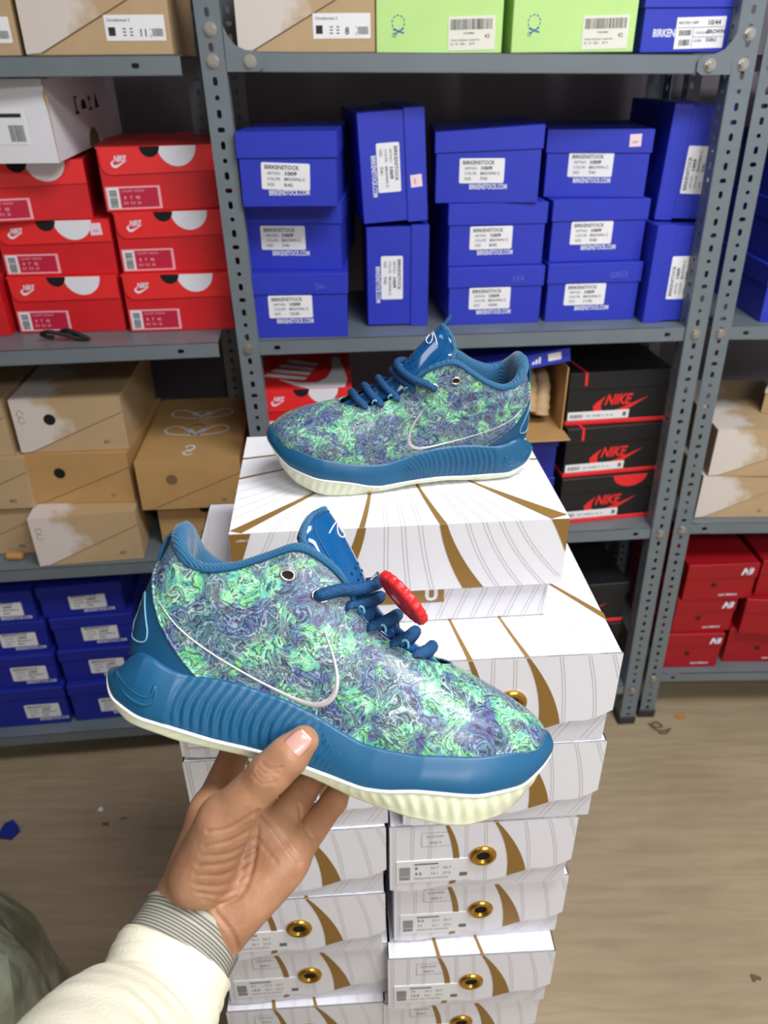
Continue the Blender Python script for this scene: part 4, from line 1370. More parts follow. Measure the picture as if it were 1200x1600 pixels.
def make_shoe(name, label, sg, mark=True):
    """sg=-1: right shoe (outer side on -y); sg=+1: left shoe. local x runs heel to toe"""
    root = tag(empty(name), label, 'shoe', 'pair of abalone-print basketball shoes')
    fl = sg > 0

    def out(nm, V, F, m, parent=None, smooth=True):
        V = np.asarray(V, float) * 0.001
        V = V * np.array([1, sg, 1])
        F = [tuple(f) for f in F]
        if not fl:
            F = [f[::-1] for f in F]
        return mesh_obj(nm, V, F, m, parent or root, smooth)

    def rings(rg, bottom=False, top=False):
        nl = len(rg[0])
        V = np.concatenate(rg)
        F = []
        for k in range(len(rg) - 1):
            for i in range(nl):
                j = (i + 1) % nl
                F.append((k * nl + i, k * nl + j, (k + 1) * nl + j, (k + 1) * nl + i))
        n = SG['n']
        for flag, base in ((bottom, 0), (top, (len(rg) - 1) * nl)):
            if flag:
                for i in range(n - 1):
                    a, b = i, i + 1
                    c, d = (nl - b) % nl, (nl - a) % nl
                    if a == 0:
                        f = (base + b, base + a, base + c) if c != a else None
                    elif b == n - 1:
                        f = (base + b, base + a, base + d)
                    else:
                        f = (base + b, base + a, base + d, base + c)
                    F.append(f if base == 0 else f[::-1])
        return V, F

    so = out('outsole', *rings(SG['outsole'], bottom=True), 'outsole_glow')
    out('rand', *rings(SG['rand']), 'rand_white', so)
    mid = out('midsole', *rings(SG['midsole']), 'midsole_blue')
    out('footbed', *rings(SG['footbed'], top=True), 'counter_blue')
    # embossed mark on the heel of the midsole, outer side
    if mark:
        pts = [(4, 30), (10, 24.5), (18, 20.5), (27, 18.6), (33, 19.2), (36.5, 22.5), (36.5, 28), (34.5, 32), (34.6, 27), (32.5, 24.2), (28, 23.4), (19, 25), (11, 27.6), (4, 30)]
        P = []
        for (px, pz) in catmull(pts, 4):
            wv = WL(px) * float(end_round(np.array(float(px))))
            P.append((px + 0.4, wv + 2.0 - .10 * max(0, 20 - px), pz))
        out('embossed_mark', *tube_vf(P, 1.2, 6), 'midsole_blue', mid)

    # upper
    G, nu, MV = SG['G'], SG['nu'], SG['MV']
    F = [(i * MV + j, ((i + 1) % nu) * MV + j, ((i + 1) % nu) * MV + j + 1, i * MV + j + 1) for i in range(nu) for j in range(MV - 1)]
    upper = out('upper', G.reshape(-1, 3), F, 'abalone_print')
    # blue heel counter laid over the upper
    zc = lambda x: np.interp(x, [7, 10, 17, 26, 36, 47, 60], [104, 95, 82, 70, 60, 51.5, 43])
    SUB = SG['SUB']
    idx = list(range(nu - 5 * SUB, nu)) + list(range(0, 5 * SUB + 1))
    V, F = [], []
    mm = 12
    edge = []
    keep = []
    for i in idx:
        i = i % nu
        col, nn = G[i], SG['N'][i]
        h = [p[2] - zc(p[0]) for p in col]
        jt = 0
        for j in range(MV - 1):
            if h[j] < 0 <= h[j + 1]:
                jt = j + h[j] / (h[j] - h[j + 1])
                break
        if h[0] >= 0:
            jt = 0
        keep.append(jt > 0.3)
        for k in range(mm):
            q = jt * k / (mm - 1)
            a = int(q)
            fr = q - a
            p = col[a] * (1 - fr) + col[min(a + 1, MV - 1)] * fr
            n_ = nn[a]
            V.append(p + n_ * 1.0)
        edge.append(V[-1])
    for a in range(len(idx) - 1):
        if keep[a] and keep[a + 1]:
            for k in range(mm - 1):
                F.append((a * mm + k, (a + 1) * mm + k, (a + 1) * mm + k + 1, a * mm + k + 1))
    hc = out('heel_counter', V, F, 'counter_blue')
    ed = [e for e, k in zip(edge, keep) if k]
    out('edge_piping', *tube_vf(ed, 1.1, 6), 'abalone_print', hc)
    # pear-shaped heel loop stitching
    loop = [(3.5, 84), (2.0, 72), (.5, 60), (4, 54.5), (12, 53.5), (17, 56), (16.5, 62), (12.5, 70), (8.5, 78), (5.5, 84)]
    lp = [surf_at(px + 2.2, pz, 1.4)[0] for px, pz in catmull(loop, 5)]
    out('heel_stitching', *tube_vf(lp, .55, 5), 'thread_pale', hc)

    # swoosh drawn as a raised line, outer side, and a plain one inside
    sw = [(19, 83), (38, 70.5), (62, 61), (88, 54), (108, 50), (124, 47.8), (135, 48.2), (142.5, 52.5), (145.5, 60), (144, 69), (139, 79), (132, 89), (127, 95)]
    wd = [.5, 1.0, 1.2, 1.4, 1.8, 2.6, 3.4, 3.6, 3.2, 2.6, 2.0, 1.3, .4]
    cv = catmull([(a, b, c) for (a, b), c in zip(sw, wd)], 7)
    for nm, latf in (('swoosh_line', True), ('swoosh_line', False)):
        V, F = [], []
        for i in range(len(cv)):
            t = cv[min(i + 1, len(cv) - 1)][:2] - cv[max(i - 1, 0)][:2]
            t /= np.linalg.norm(t) + 1e-9
            nn = np.array([-t[1], t[0]])
            for s, of in ((-.5, .15), (-.25, .7), (.25, .7), (.5, .15)):
                q = cv[i][:2] + nn * s * max(.6, cv[i][2])
                V.append(surf_at(q[0], q[1], of, latf)[0])
        for i in range(len(cv) - 1):
            for k in range(3):
                F.append((4 * i + k, 4 * i + 4 + k, 4 * i + 5 + k, 4 * i + 1 + k))
        out(nm, V, F, 'silver_line', upper)

    # collar lining: padded rim, then down inside
    kmax = 9 * SUB
    ci = [(i % nu) for i in range(-kmax, kmax + 1)]
    T = SG['T']
    kk = SG['kk']
    prof = [(0.3, 0.0, 0), (1.4, .30, 0), (.6, .72, 0), (-3.0, 1.0, 0), (-7.0, .78, 0), (-9.5, .30, 0), (-11, -.4, -3), (-12, -1.0, -10), (-12, -1.0, -24), (-10.5, -1, -40), (-8, -1, -58)]
    V, F = [], []
    for i in ci:
        p = T[i]
        k = kk[i]
        h = np.interp(k, [0, 1, 2, 3, 4, 6, 8.6, 9], [14, 13, 9, 5.5, 5, 5, 4, 1])
        thick = np.interp(k, [0, 1, 2, 3, 5, 9], [1.35, 1.25, 1.0, .85, .7, .45])
        if k < .01:
            o_ = np.array([-1.0, 0, 0])
        else:
            c = np.array([min(max(p[0], 36), 140), 0, 0])
            o_ = np.array([p[0] - c[0], p[1], 0])
            o_ /= np.linalg.norm(o_) + 1e-9
        for off, hh, dz in prof:
            z = p[2] + (hh * h if hh > -.9 else -h * 0.3 + dz)
            if hh == -.4:
                z = p[2] - 3
            V.append(p * np.array([1, 1, 0]) + o_ * off * thick + np.array([0, 0, z]))
    m = len(prof)
    for a in range(len(ci) - 1):
        for k in range(m - 1):
            F.append((a * m + k, a * m + k + 1, (a + 1) * m + k + 1, (a + 1) * m + k))
    out('collar_lining', V, F, 'collar_knit')
    rim = [T[i] + np.array([0, 0, .6]) for i in ci]
    out('collar_binding', *tube_vf(rim, [1.0 if kk[i] < 3 else 1.9 for i in ci], 8), 'teal_fabric')
    # throat binding in front of the collar
    fi = [i % nu for i in range(9 * SUB, nu - 9 * SUB + 1)]
    out('throat_edge', *tube_vf([T[i] for i in fi], .9, 6), 'abalone_print')

    # tongue
    C = catmull([(216, 0, 89), (197, 0, 97), (177, 0, 105.5), (159, 0, 116), (147, 0, 129.5), (135.5, 0, 143), (123, 0, 156), (111.5, 0, 166.5), (104.5, 0, 172)], 6)
    Wd = np.interp(np.linspace(0, 1, len(C)), [0, .2, .4, .55, .7, .82, .92, .97, 1], [6, 17, 23, 26, 28, 27, 20, 13, 5])
    Bk = np.interp(np.linspace(0, 1, len(C)), [0, .3, .5, .7, .85, 1], [2, 8, 15, 22, 22, 8])
    na = 15
    V, F = [], []
    for layer in (0, 1):
        for c, w_, bk in zip(C, Wd, Bk):
            for a in np.linspace(-1, 1, na):
                V.append((c[0] - bk * .75 * abs(a) ** 1.7 - layer * 4.2, w_ * a * (1 - .06 * layer), c[2] - bk * .75 * abs(a) ** 1.7 - layer * 2.6))
    ncol = len(C)
    bs = ncol * na
    for i in range(ncol - 1):
        for k in range(na - 1):
            q = (i * na + k, i * na + k + 1, (i + 1) * na + k + 1, (i + 1) * na + k)
            F.append(q[::-1])
            F.append(tuple(x + bs for x in q))
    for i in range(ncol - 1):
        for k in (0, na - 1):
            F.append((i * na + k, (i + 1) * na + k, (i + 1) * na + k + bs, i * na + k + bs))
    for k in range(na - 1):
        F.append(((ncol - 1) * na + k, (ncol - 1) * na + k + 1, (ncol - 1) * na + k + 1 + bs, (ncol - 1) * na + k + bs))
    ton = out('tongue', V, F, 'patent_blue')

    def on_tongue(b, a, off=.5):
        q = b * (ncol - 1)
        i = int(min(q, ncol - 2))
        f = q - i
        c = C[i] * (1 - f) + C[i + 1] * f
        w_ = Wd[i] * (1 - f) + Wd[i + 1] * f
        bk = Bk[i] * (1 - f) + Bk[i + 1] * f
        return np.array((c[0] - bk * .75 * abs(a) ** 1.7 + off * .75, w_ * a, c[2] - bk * .75 * abs(a) ** 1.7 + off * .66))
    bind = [on_tongue(b, -1, -1.5) for b in np.linspace(.52, 1, 16)] + [on_tongue(1.0, a, -1.5) for a in np.linspace(-.8, .8, 8)] + [on_tongue(b, 1, -1.5) for b in np.linspace(1, .52, 16)]
    out('tongue_binding', *tube_vf(bind, 2.5, 8), 'collar_knit', ton)
    st = [on_tongue(b, a, .5) for b, a in [(b, .80) for b in np.linspace(.55, .93, 12)] + [(.955, a) for a in np.linspace(.55, -.55, 8)] + [(b, -.80) for b in np.linspace(.93, .55, 12)]]
    out('tongue_stitching', *tube_vf(st, .45, 5), 'counter_blue', ton)
    em = []
    for cx, r0 in ((-.30, .0), (.10, .4)):
        em.append([on_tongue(.80 + .040 * math.sin(t) - .02 * cx, cx + .22 * math.cos(t + .5), .6) for t in np.linspace(r0, 6.6, 20)])
    em.append([on_tongue(.80 + .05 * math.sin(3 * t), -.55 + 1.1 * t, .6) for t in np.linspace(0, 1, 12)])
    out('script_emblem', *merge(*[tube_vf(e, .55, 5) for e in em]), 'white_ink', ton)
    for q, (b, a) in enumerate([(.585, .55), (.600, .34), (.56, .24), (.545, .46), (.615, .12), (.575, .02), (.60, -.2), (.56, -.3), (.60, -.45)]):
        p0, p1 = on_tongue(b, a, -.4), on_tongue(b, a, .45)
        out('perforation', *tube_vf([p0, p1], 1.0, 8), 'hole_dark', ton)
    out('tongue_seam', *tube_vf([on_tongue(.50, a, .8) for a in np.linspace(-.95, .95, 15)], .5, 6), 'thread_pale', ton)

    # laces: zig-zag rows over the tongue, each row its own part
    ey0, eyn = surf_at(119, 115, .5)
    rows = [(tuple(ey0), (142, 0, 133), (136, -27, 123)), ((141, 27.5, 114), (157, 0, 122), (150, -27, 114)), ((158, 27.5, 105), (172, 0, 113.5), (168, -26, 105)), ((175, 25.5, 98.5), (187, 0, 106), (186, -23, 98)), ((191, 21, 94.5), (201, 0, 99.5), (201, -16, 95))]
    first = True
    for a, b, c in rows:
        a, b, c = map(np.array, (a, b, c))
        if first:
            first = False
            out('lace', *tube_vf(catmull([ey0 - eyn * 2, ey0 + eyn * 3.5, (129, 34, 121.5), (139, 31.5, 125), (148, 22, 129), (153, 8, 132.5), (150, -10, 131), (140, -25, 126), (128, -32, 119), (121, -31, 114)], 5), 4.4, 10, flat=.95), 'lace_braid')
            continue
        m1 = (a * .45 + b * .55) + np.array([1, 4, 1.6])
        m2 = (c * .45 + b * .55) + np.array([1, -4, 1.6])
        out('lace', *tube_vf(catmull([a + (0, 1.5, -2), a, m1, b + (0, 0, 1.5), m2, c, c + (0, -1.5, -2)], 6), 4.5, 10, flat=.92), 'lace_braid')
    for a, c in (((140, 25, 113), (164, -22, 107)), ((157, 24, 105.5), (182, -20, 100))):
        a, c = np.array(a, float), np.array(c, float)
        for s in (1, -1):
            p, q = a * (1, s, 1), c * (1, s, 1)
            mid_ = (p + q) / 2 + np.array([0, 0, 3.0])
            out('lace', *tube_vf(catmull([p, mid_, q], 8), 3.8, 9, flat=.85), 'lace_braid')
    for k, (x_, z_) in enumerate(((146, 107), (163, 99), (180, 93))):
        p, nn = surf_at(x_, z_ + 2, 1.0)
        pts = [p + np.array([3 * math.cos(t), 0, 4 * math.sin(t)]) + nn * 1.2 * math.sin(t * .5) + np.array([0, -2, 2]) for t in np.linspace(0, math.pi, 8)]
        out('lace_loop', *tube_vf(pts, .9, 6), 'thread_pale')
    # eyelets
    for nm, x_, z_, rad, r2 in (('eyelet', 95, 122, 3.9, 1.0), ('eyelet', 119, 115, 4.7, 1.1)):
        for latf in (True, False):
            p, nn = surf_at(x_, z_, .7, latf)
            e1 = np.cross(nn, [0, 0, 1.0])
            e1 /= np.linalg.norm(e1)
            e2 = np.cross(nn, e1)
            pts = [p + rad * (1.15 * math.cos(t) * e1 + .85 * math.sin(t) * e2) for t in np.linspace(0, 2 * math.pi, 22)[:-1]]
            ey = out(nm, *tube_vf(pts, r2, 7, closed=True), 'eyelet_metal', upper)
            out('eyelet_hole', [tuple(q - nn * .2) for q in pts], [tuple(range(len(pts)))], 'hole_dark', upper)
    # heel pull tab
    tab = []
    for s in (-1, 1):
        tab.append([(7 - .6, s * 6, 100), (5.5, s * 6, 112), (6.5, s * 5.5, 122), (10, s * 5, 128)])
    V = []
    for q in range(4):
        V += [tab[0][q], tab[1][q]]
    V2 = [(a - 1.6, b, c + .4) for a, b, c in V]
    F = [(2 * q, 2 * q + 1, 2 * q + 3, 2 * q + 2) for q in range(3)] + [(8 + 2 * q + 2, 8 + 2 * q + 3, 8 + 2 * q + 1, 8 + 2 * q) for q in range(3)] + [(2 * q, 2 * q + 2, 8 + 2 * q + 2, 8 + 2 * q) for q in range(3)] + [(8 + 2 * q + 1, 8 + 2 * q + 3, 2 * q + 3, 2 * q + 1) for q in range(3)]
    out('pull_tab', V + V2, F, 'teal_fabric')
    return root


# held shoe: level with the lens, outer side to the camera, toe dipping
PHI, ELV = math.radians(16.2), math.radians(-3.5)
Xc = np.array([math.cos(PHI), math.sin(PHI), 0.0])
Zc = np.array([math.sin(PHI) * math.cos(ELV), -math.cos(PHI) * math.cos(ELV), -math.sin(ELV)])
Yc = np.cross(Zc, Xc)
HS_D = 0.520
held = make_shoe('basketball_shoe', 'blue and abalone-print basketball shoe held up in a hand, toe to the right', -1)
o3 = at(168, 1106, HS_D)
ax = [CAM_R @ v for v in (Xc, Yc, Zc)]
held.matrix_world = Matrix([[ax[0][i], ax[1][i], ax[2][i], o3[i]] for i in range(3)] + [[0, 0, 0, 1]])


def shoe_pt(x, y, z):
    """held-shoe local millimetres to world"""
    return o3 + (ax[0] * x + ax[1] * y + ax[2] * z) * .001


rear = make_shoe('basketball_shoe', 'blue and abalone-print basketball shoe standing on the topmost white box', 1)
rear.location = (.167, .811, 1.1908)
rear.rotation_euler = (0, 0, math.radians(180 + 7.2))
# one loose lace end standing up behind the tongue of the rear shoe
lc = mesh_obj('lace_end', np.array(tube_vf(catmull([(112, -14, 150), (106, -17, 160), (97, -20, 167), (90, -22, 176)], 5), [3.0] * 13 + [2.2, 1.8, 1.6], 8)[0]) * .001, tube_vf(catmull([(112, -14, 150), (106, -17, 160), (97, -20, 167), (90, -22, 176)], 5), [3.0] * 13 + [2.2, 1.8, 1.6], 8)[1], 'lace_braid', rear, True)

# red scalloped hang tag on a ball chain
tagroot = tag(empty('hang_tag'), 'red scalloped plastic tag hanging by a ball chain from the held shoe laces', 'tag')
p_top, p_bot = at(596, 897, .495), at(664, 972, .487)
cen = (p_top + p_bot) / 2
R_t = np.linalg.norm(p_bot - p_top) / 2
e1 = (p_bot - p_top) / (2 * R_t)
nrm = camdir(-.70, .62, -.22)
nrm -= e1 * np.dot(nrm, e1)
nrm /= np.linalg.norm(nrm)
e2 = np.cross(nrm, e1)
V, F = [], []
nsc = 96
prof = [(.0, 3.4), (.55, 3.4), (.62, 2.6), (.78, 2.6), (.84, 3.4), (.95, 3.2), (1.0, 2.0), (1.0, -2.0), (.95, -3.0), (0, -3.0)]
for (rf, hz) in prof:
    for k in range(nsc):
        t = 2 * math.pi * k / nsc
        sc = 1 + (.035 * math.cos(20 * t) if rf > .9 else 0)
        V.append(e1 * R_t * rf * sc * math.cos(t) + e2 * R_t * rf * sc * math.sin(t) + nrm * hz * .001)
for a in range(len(prof) - 1):
    for k in range(nsc):
        j = (k + 1) % nsc
        F.append((a * nsc + k, a * nsc + j, (a + 1) * nsc + j, (a + 1) * nsc + k))
tagroot.location = cen
mesh_obj('tag_disc', V, F, 'tag_red', tagroot, True)
cp = catmull([shoe_pt(146, -17, 131), shoe_pt(150, -8, 137), shoe_pt(151, 2, 139), p_top + nrm * .002, p_top - nrm * .004 + e1 * .003, shoe_pt(155, -6, 133), shoe_pt(150, -14, 128)], 7)
V, F = [], []
for p in cp:
    bm = bmesh.new()
    bmesh.ops.create_icosphere(bm, subdivisions=1, radius=.00115)
    bm.verts.index_update()
    n0 = len(V)
    V += [tuple(np.array(q.co) + p - cen) for q in bm.verts]
    F += [tuple(v.index + n0 for v in f.verts) for f in bm.faces]
    bm.free()
ch = mesh_obj('ball_chain', V, F, 'chain_silver', tagroot, True)
ch['kind'] = 'stuff'

# ------------------------------------------------------------------ the hand that holds the shoe
def skin_material():
    m = bpy.data.materials.new('skin')
    m.use_nodes = True
    nt = m.node_tree
    N, L = nt.nodes, nt.links
    b = N['Principled BSDF']
    b.inputs['Roughness'].default_value = 0.48
    b.inputs['Subsurface Weight'].default_value = 0.18
    b.inputs['Subsurface Radius'].default_value = (0.010, 0.004, 0.002)
    b.inputs['Subsurface Scale'].default_value = 0.6
    tc = N.new('ShaderNodeTexCoord')
    n = N.new('ShaderNodeTexNoise')
    n.inputs['Scale'].default_value = 28
    n.inputs['Detail'].default_value = 5
    L.new(tc.outputs['Object'], n.inputs['Vector'])
    r = N.new('ShaderNodeValToRGB')
    r.color_ramp.elements[0].position = .35
    r.color_ramp.elements[0].color = lin((158, 112, 83))
    r.color_ramp.elements[1].position = .68
    r.color_ramp.elements[1].color = lin((194, 146, 112))
    L.new(n.outputs['Fac'], r.inputs['Fac'])
    L.new(r.outputs['Color'], b.inputs['Base Color'])
    n2 = N.new('ShaderNodeTexNoise')
    n2.inputs['Scale'].default_value = 420
    n2.inputs['Detail'].default_value = 4
    L.new(tc.outputs['Object'], n2.inputs['Vector'])
    bp = N.new('ShaderNodeBump')
    bp.inputs['Strength'].default_value = .25
    bp.inputs['Distance'].default_value = .001
    L.new(n2.outputs['Fac'], bp.inputs['Height'])
    L.new(bp.outputs['Normal'], b.inputs['Normal'])
    return m


MATS['skin'] = skin_material()
mat('cuff_light', (172, 168, 152), .9)
mat('cuff_dark', (104, 104, 98), .9)

A = at


def cone_d(P, a, b, ra, rb):
    ba = b - a
    h = np.clip(((P - a) @ ba) / (ba @ ba), 0, 1)
    return np.linalg.norm(P - a - h[..., None] * ba, axis=-1) - (ra + (rb - ra) * h)


def smin(a, b, k):
    h = np.clip(.5 + .5 * (b - a) / k, 0, 1)
    return b + (a - b) * h - k * h * (1 - h)


def surface_nets(D, org, step):
    """one vertex per cell the zero surface crosses"""
    nx, ny, nz = D.shape
    ins = D < 0
    s = sum(ins[i:nx - 1 + i, j:ny - 1 + j, k:nz - 1 + k].astype(np.int8) for i in (0, 1) for j in (0, 1) for k in (0, 1))
    act = (s > 0) & (s < 8)
    idx = -np.ones(act.shape, int)
    cells = np.argwhere(act)
    idx[act] = np.arange(len(cells))
    acc = np.zeros((len(cells), 3))
    cnt = np.zeros(len(cells))
    cor = [(i, j, k) for i in (0, 1) for j in (0, 1) for k in (0, 1)]
    for a in cor:
        for b in cor:
            if sum(b) - sum(a) == 1 and all(q >= p for p, q in zip(a, b)):
                da = D[cells[:, 0] + a[0], cells[:, 1] + a[1], cells[:, 2] + a[2]]
                db = D[cells[:, 0] + b[0], cells[:, 1] + b[1], cells[:, 2] + b[2]]
                cr = (da < 0) != (db < 0)
                t = np.where(cr, da / np.where(cr, da - db, 1), 0)
                p = np.array(a) + t[:, None] * (np.array(b) - np.array(a))
                acc += np.where(cr[:, None], p, 0)
                cnt += cr
    V = org + (cells + acc / cnt[:, None]) * step
    F = []
    for ax_, (u, v) in enumerate(((1, 2), (2, 0), (0, 1))):
        sl = [slice(None)] * 3
        sh = [slice(None)] * 3
        sl[ax_] = slice(0, D.shape[ax_] - 1)
        sh[ax_] = slice(1, D.shape[ax_])
        a, b = ins[tuple(sl)], ins[tuple(sh)]
        e = np.argwhere(a != b)
        e = e[(e[:, u] > 0) & (e[:, v] > 0) & (e[:, u] < D.shape[u] - 1) & (e[:, v] < D.shape[v] - 1)]
        q = []
        for du, dv in ((0, 0), (1, 0), (1, 1), (0, 1)):
            c = e.copy()
            c[:, u] -= du
            c[:, v] -= dv
            q.append(idx[c[:, 0], c[:, 1], c[:, 2]])
        q = np.stack(q, 1)
        fl = a[e[:, 0], e[:, 1], e[:, 2]]
        q[~fl] = q[~fl][:, ::-1]
        F.append(q)
    return V, np.concatenate(F)


mmm = .001
palm = [  # a, b, radius a, radius b
    (A(280, 1420, .500), A(330, 1270, .507), 17.5, 14),
    (A(302, 1438, .502), A(378, 1284, .514), 17.5, 14),
    (A(322, 1450, .503), A(424, 1306, .515), 17.5, 13.5),
    (A(334, 1458, .500), A(452, 1342, .508), 17, 12.5),
    (A(309, 1372, .487), A(350, 1290, .474), 17.5, 15.5),          # ball of the thumb
    (A(358, 1436, .494), A(430, 1365, .503), 16, 14),            # heel of the hand
    (A(282, 1425, .500), A(240, 1560, .458), 17, 20),            # forearm, two bones wide
    (A(328, 1458, .502), A(286, 1590, .458), 17, 20),
]
fingers = [
    [(A(330, 1270, .507), 13), (A(368, 1172, .558), 10.2), (A(392, 1108, .588), 8.8), (A(408, 1062, .588), 7.6)],
    [(A(378, 1284, .514), 13), (A(440, 1184, .572), 10.4), (A(463, 1112, .596), 9.0), (A(472, 1066, .592), 7.8)],
    [(A(424, 1306, .515), 12.6), (A(492, 1212, .568), 9.8), (A(518, 1146, .594), 8.6), (A(527, 1104, .590), 7.4)],
    [(A(452, 1342, .508), 11.8), (A(522, 1252, .552), 9.0), (A(548, 1196, .582), 7.8), (A(557, 1162, .582), 6.8)],
]
thumb = [(A(318, 1360, .482), 17), (A(352, 1280, .468), 14.5), (A(422, 1208, .458), 11.8), (A(450, 1182, .4585), 11.2), (A(474, 1158, .4625), 9.4)]

allp = np.array([p for s in palm for p in s[:2]] + [p for f in fingers for p, r in f] + [p for p, r in thumb])
lo, hi = allp.min(0) - .03, allp.max(0) + .03
STEP = .0013
dims = np.ceil((hi - lo) / STEP).astype(int) + 1
gx, gy, gz = [lo[i] + STEP * np.arange(dims[i]) for i in range(3)]
P = np.stack(np.meshgrid(gx, gy, gz, indexing='ij'), -1).astype(np.float32)
D = None
for a, b, ra, rb in palm:
    d = cone_d(P, a, b, ra * mmm, rb * mmm)
    D = d if D is None else smin(D, d, .012)
FD = None
for f in fingers:
    fd = None
    for (a, ra), (b, rb) in zip(f[:-1], f[1:]):
        d = cone_d(P, a, b, ra * mmm, rb * mmm)
        fd = d if fd is None else smin(fd, d, .004)
    FD = fd if FD is None else smin(FD, fd, .0018)
D = smin(D, FD, .008)
td = None
for (a, ra), (b, rb) in zip(thumb[:-1], thumb[1:]):
    d = cone_d(P, a, b, ra * mmm, rb * mmm)
    td = d if td is None else smin(td, d, .006)
D = smin(D, td, .010)
HV, HF = surface_nets(D, lo, STEP)

# skin folds: grooves pressed in along crease lines on the side towards the viewer
cr = lambda L: [(280 + x / 3.403, 1130 + y / 3.403) for x, y in L]
creases = [(cr([(150, 575), (260, 560), (400, 478)]), 1.0, 2.2), (cr([(130, 650), (270, 625), (412, 548)]), 1.0, 2.0), (cr([(115, 705), (270, 690), (408, 612)]), 1.0, 2.0), (cr([(95, 755), (250, 745), (404, 668)]), 1.0, 2.0),
           (cr([(85, 805), (240, 805), (392, 725)]), 1.0, 2.0), (cr([(85, 860), (240, 862), (376, 790)]), .9, 2.0), (cr([(95, 900), (230, 915), (350, 862)]), .9, 2.0), (cr([(130, 935), (230, 965), (330, 930)]), .9, 2.0),
           (cr([(415, 468), (412, 620), (385, 780), (330, 905), (190, 985)]), 1.5, 3.0), (cr([(430, 470), (520, 580), (640, 745)]), 1.3, 2.6), (cr([(640, 440), (660, 540), (705, 612)]), 1.2, 2.4),
           (cr([(425, 620), (500, 720), (520, 740)]), .7, 2.4), (cr([(180, 990), (270, 1100), (312, 1190), (322, 1270)]), 1.4, 3.0), (cr([(410, 255), (440, 292), (500, 290)]), .9, 1.8), (cr([(420, 232), (460, 270), (520, 262)]), .9, 1.8), (cr([(440, 212), (480, 245), (545, 235)]), .9, 1.8), (cr([(395, 280), (440, 318), (510, 312)]), .7, 1.8)]
cc = (HV - np.array([0, 0, CAMH])) @ CAM_R
pp = np.stack([600 + FPX * cc[:, 0] / cc[:, 2], 800 + FPX * cc[:, 1] / cc[:, 2]], 1)
e1_, e2_ = HV[HF[:, 1]] - HV[HF[:, 0]], HV[HF[:, 2]] - HV[HF[:, 0]]
fn = np.cross(e1_, e2_)
vn = np.zeros_like(HV)
for k in range(4):
    np.add.at(vn, HF[:, k], fn)
vn /= np.linalg.norm(vn, axis=1)[:, None] + 1e-12
view = cc @ CAM_R.T
view = view / np.linalg.norm(view, axis=1)[:, None]
face_w = np.clip(-(vn * view).sum(1) * 2, 0, 1)
disp = np.zeros(len(HV))
for line, dep, wid in creases:
    ln_ = catmull(line, 8)
    d = np.full(len(HV), 1e9)
    for a, b in zip(ln_[:-1], ln_[1:]):
        ba = b - a
        t = np.clip(((pp - a) @ ba) / (ba @ ba + 1e-9), 0, 1)
        d = np.minimum(d, np.linalg.norm(pp - a - t[:, None] * ba, axis=1))
    wid = max(wid, 2.3)
    disp -= dep * .0010 * np.exp(-(d / wid) ** 2) - dep * .0002 * np.exp(-((d - 2.4 * wid) / wid) ** 2)
HV = HV + vn * (disp * face_w)[:, None]

person = tag(empty('person'), 'photographer in a cream sweatshirt with striped cuff, left hand gripping the shoe from below', 'person')
base = A(250, 1560, .48)
person.location = base
hand = mesh_obj('hand', HV - base, HF, 'skin', person, True)
sm = hand.modifiers.new('relax', 'SMOOTH')
sm.factor, sm.iterations = .5, 2
# thumb nail, bent over the thumb tip
t0, t1 = thumb[3][0], thumb[4][0]
ax_t = (t1 - t0) / np.linalg.norm(t1 - t0)
nz_ = camdir(-.10, -.30, -1)
nz_ -= ax_t * np.dot(nz_, ax_t)
nz_ /= np.linalg.norm(nz_)
sx_ = np.cross(ax_t, nz_)
nc = t0 * .45 + t1 * .55
V, F = [], []
nu_, nv_ = 11, 12
for j in range(nv_):
    v = j / (nv_ - 1)
    lw = (1 - abs(2 * v - 1) ** 4 * .35)
    for i in range(nu_):
        a = (i / (nu_ - 1) * 2 - 1) * .58 * lw
        rad = .0121 - .0011 * v
        V.append(nc + ax_t * (v - .42) * .0150 + rad * (math.cos(a) * nz_ + math.sin(a) * sx_) - nz_ * .0008 * abs(2 * v - 1) ** 3 - base)
F = [(j * nu_ + i, j * nu_ + i + 1, (j + 1) * nu_ + i + 1, (j + 1) * nu_ + i) for j in range(nv_ - 1) for i in range(nu_ - 1)]
nail = mesh_obj('thumb_nail', V, F, 'nail', hand, True)
solid(nail, .0007)
tip_edge = [np.array(V[(nv_ - 1) * nu_ + i]) + nz_ * .0002 for i in range(nu_)]
mesh_obj('nail_rim', *tube_vf(tip_edge, .0006, 6), 'rand_white', nail, True)


# sleeve and ribbed cuff
def sleeve_rings(spec, n=56, wr=0.0, seed=3):
    """spec: (px,py,depth, half width mm, half depth mm)"""
    cs = [A(*s[:3]) for s in spec]
    rn = random.Random(seed)
    ph = [rn.uniform(0, 6.28) for _ in range(8)]
    out_ = []
    for i, (c, s) in enumerate(zip(cs, spec)):
        t = cs[min(i + 9, len(cs) - 1)] - cs[max(i - 9, 0)]
        t /= np.linalg.norm(t)
        f = camdir(0, 0, 1)
        f = f - t * np.dot(f, t)
        f /= np.linalg.norm(f)
        e = np.cross(t, f)
        ring_ = []
        for k in range(n):
            a = 2 * math.pi * k / n
            w_ = 1 + wr * (math.sin(3 * a + ph[0] + i * .55) * .5 + math.sin(5 * a + ph[1] - i * .9) * .3 + math.sin(2 * a + ph[2] + i * 1.3) * .5)
            ring_.append(c + (e * s[3] * math.cos(a) + f * s[4] * math.sin(a)) * .001 * w_)
        out_.append(ring_)
    return out_


